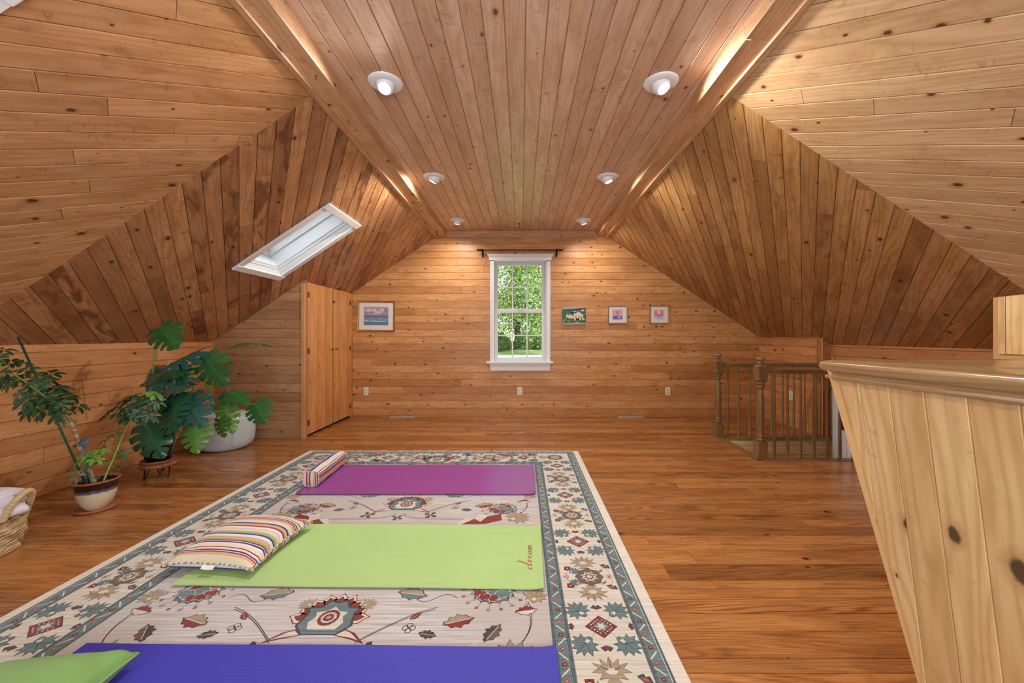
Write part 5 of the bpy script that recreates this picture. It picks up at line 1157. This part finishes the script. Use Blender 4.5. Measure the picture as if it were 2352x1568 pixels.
for s in (1, -1):
    hp = []; base = Vector((hx, hy, 0))*(BR)*s; tn = Vector((-hy, hx, 0))
    for q in range(33):
        t = q/32*PI; hp.append(base*(1.03+.16*math.sin(t))+tn*(.075*math.cos(t))+Vector((0, 0, .19+.125*math.sin(t)**.8)))
    b = MB(); hp = path(hp, 3); b.tube(hp, .0145, 12, radf=lambda i, k: 1+.16*math.sin(i*1.55+k*.25)); b.build('handle', plain('handle_seagrass', '#cdb58a', .85, .15, 60), bk, smooth=True)
M_TOWEL = plain('white_towel', '#dfdde6', .95, .03, 200, bump=.3, sheen=.3)
def towel(loc, rot, sz, label, seed):
    b = MB(); R = random.Random(seed); n_ = 26; ph = R.uniform(0, 6); rows = []
    for i in range(n_+1):
        x = (-1+2*i/n_)*sz[0]; row = []
        for j in range(28):
            a = 2*PI*j/28; e = .6; c, s = math.cos(a), math.sin(a)
            y = math.copysign(abs(c)**e, c)*sz[1]; z = math.copysign(abs(s)**e, s)*sz[2]
            end = min(1, (1-abs(x/sz[0]))*8+.3)**.5
            fo = .006*math.sin(y*38+ph+x*12)+.005*math.sin(x*21+ph)
            row.append((x, y*(.9+.1*end), z*end+fo))
        rows.append(row)
    b.grid(rows, close_v=True); b.face(rows[0]); b.face(rows[-1])
    for q in (1, 2): pass
    o = b.build('folded_towel', M_TOWEL, None, smooth=True); o.location = loc; o.rotation_euler = rot
    return tag(o, label, 'towel', 'white towels in the basket')
towel(BC+Vector((.13, -.01, .235)), (.05, .10, -.35), (.155, .20, .030), 'white folded towel on top in the basket, nearest the handle', 1)
towel(BC+Vector((.02, .12, .285)), (-.12, .03, .3), (.17, .10, .026), 'white folded towel at the back of the basket', 2)
towel(BC+Vector((-.10, -.06, .10)), (.0, 0, .2), (.15, .20, .055), 'white towel lower in the basket', 3)
# ------------------------------------------------------------------ outside the window: lawn, drive, trees
g = N('lawn'); t = g.new('TexCoord').outputs['Object']; g.set(color=g.mix(g.noise(t, 3, 4), lin('#7c9a4c'), lin('#a9b87a')), rough=.95)
def gz(x, y):
    pts = [(6.2, -2.6), (12.5, .18), (14.5, .30), (22, .55), (30, .9), (60, 3)]
    for (a, za), (b_, zb) in zip(pts, pts[1:]):
        if y <= b_: return za+(zb-za)*max(0, (y-a)/(b_-a)) + .02*x
    return pts[-1][1]+.02*x
b = MB(); b.grid([[(x, y, gz(x, y)+.05*math.sin(x*.7+y)*(y > 15)) for y in [6.2+k*1.1 for k in range(50)]] for x in [-24+k*2 for k in range(25)]])
o = b.build('lawn', g.m); tag(o, 'sunlit grass slope outside the window', 'lawn', None, 'stuff')
b = MB(); b.grid([[(x, y, gz(x, y)+.02) for y in (15.0-.12*x, 15.6-.10*x, 16.2-.06*x)] for x in [-20+k for k in range(41)]]); o = b.build('driveway', plain('asphalt', '#a3a2ac', .9, .06)); S(o, 'grey driveway strip at the foot of the lawn')
FM = []
for i, (c1, c2) in enumerate((('#4a6e30', '#a4bd66'), ('#37592a', '#7f9c4e'), ('#60803e', '#bfce8a'))):
    n = N('foliage_%d' % i); at = n.new('Attribute'); at.attribute_name = 'rnd'; sp_ = n.new('SeparateColor'); n.t.links.new(at.outputs['Color'], sp_.inputs[0])
    c = n.mix(sp_.outputs[0], lin(c1), lin(c2)); n.set(color=c, rough=.5, spec=.4); tr_ = n.new('BsdfTranslucent'); n.put(tr_.inputs[0], c); ms = n.new('MixShader'); ms.inputs[0].default_value = .35
    n.t.links.new(n.b.outputs[0], ms.inputs[1]); n.t.links.new(tr_.outputs[0], ms.inputs[2]); n.t.links.new(ms.outputs[0], n.out.inputs[0]); FM.append(n.m)
M_TRUNK = plain('tree_bark', '#4a4038', .9, .2)
def tree(x, y, h, rad, low, fm, seed, nleaf, label, ls=.17):
    R = random.Random(seed); z0 = gz(x, y); r = empty('tree', (x, y, z0)); tag(r, label, 'tree', 'trees outside the window')
    b = MB(); b.tube([(0, 0, -.1), (.05*R.uniform(-1, 1), 0, h*.3), (.3*R.uniform(-1, 1), .1, h*.6), (.3*R.uniform(-1, 1), .1, h*.95)], lambda t: .17*(1-t*.8), 10); b.build('trunk', M_TRUNK, r, smooth=True)
    cl = []
    for k in range(44):
        a = R.uniform(0, 2*PI); zz = R.uniform(low, h); q = rad*math.sqrt(max(.05, 1-((zz-(h+low)/2)/((h-low)/2*1.1))**2)); d = q*R.uniform(.35, 1); cl.append(Vector((d*math.cos(a), d*math.sin(a), zz)))
    for c in cl[:9]:
        b = MB(); b.tube([(0, 0, c.z*.6), (c.x*.5, c.y*.5, c.z*.85), tuple(c)], lambda t: .045*(1-t*.7), 6); b.build('branch', M_TRUNK, r, smooth=True)
    b = MB()
    for k in range(int(nleaf*2.0)):
        c = R.choice(cl); p = c+Vector((R.gauss(0, .42), R.gauss(0, .42), R.gauss(0, .34))); d = Vector((R.gauss(0, 1), R.gauss(0, 1), R.gauss(-.3, .7))).normalized(); s = d.orthogonal().normalized(); s.rotate(Matrix.Rotation(R.uniform(0, 6.3), 3, d)); L = ls*.62*R.uniform(.6, 1.3); u = d.cross(s); col = (R.random(),)*3
        m_ = p+d*L*.5+u*L*.08
        b.face([p, m_+s*L*.3, p+d*L, m_-s*L*.3], 0, None, col)
    b.build('foliage', fm, r); return r
for i, (x, y, h, rad, low, m, nl_, lb, ls) in enumerate(((-1.9, 17.5, 6.4, 1.9, .7, 2, 6000, 'pale leafy tree outside, left side of the window', .17), (1.3, 16.6, 6.0, 1.7, .9, 0, 6000, 'sunlit leafy tree outside, right side of the window', .17), (-.2, 20.5, 8.5, 2.4, .5, 1, 8000, 'tall darker tree outside behind the window centre', .2), (3.4, 20, 8, 2.2, .5, 1, 5000, 'darker tree outside at the far right of the window view', .2), (-4.2, 21, 8.5, 2.3, .5, 1, 5000, 'darker tree outside at the far left of the window view', .2), (1.6, 24.5, 9, 3.0, .2, 1, 8000, 'background tree outside behind the sunlit one', .22), (-2.0, 26, 9.5, 3.2, .2, 1, 8000, 'background tree outside behind the pale one', .22))):
    tree(x, y, h, rad, low, FM[m], 100+i, nl_, lb, ls)
for i, (x, y, rad) in enumerate(((-2.6, 19, .9), (-1.2, 19.6, .8), (.3, 20, .8), (1.6, 19.4, .9), (2.9, 19.2, .9))):
    R = random.Random(300+i); b = MB(); z0 = gz(x, y)
    for k in range(3000):
        a = R.uniform(0, 2*PI); e = math.acos(R.uniform(0, 1)); q = rad*R.uniform(.75, 1.05); p = Vector((q*math.sin(e)*math.cos(a), q*math.sin(e)*math.sin(a), q*1.1*math.cos(e))); d = Vector((R.gauss(0, 1), R.gauss(0, 1), R.gauss(0, 1))).normalized(); s = d.orthogonal().normalized(); L = .09
        b.face([p, p+d*L*.5+s*L*.3, p+d*L, p+d*L*.5-s*L*.3], 0, None, (R.random(),)*3)
    o = b.build('shrub', FM[1], None, loc=(x, y, z0)); tag(o, ['leftmost', 'second from the left', 'middle', 'second from the right', 'rightmost'][i]+' green shrub along the lawn outside the window', 'shrub', 'shrubs below the trees')
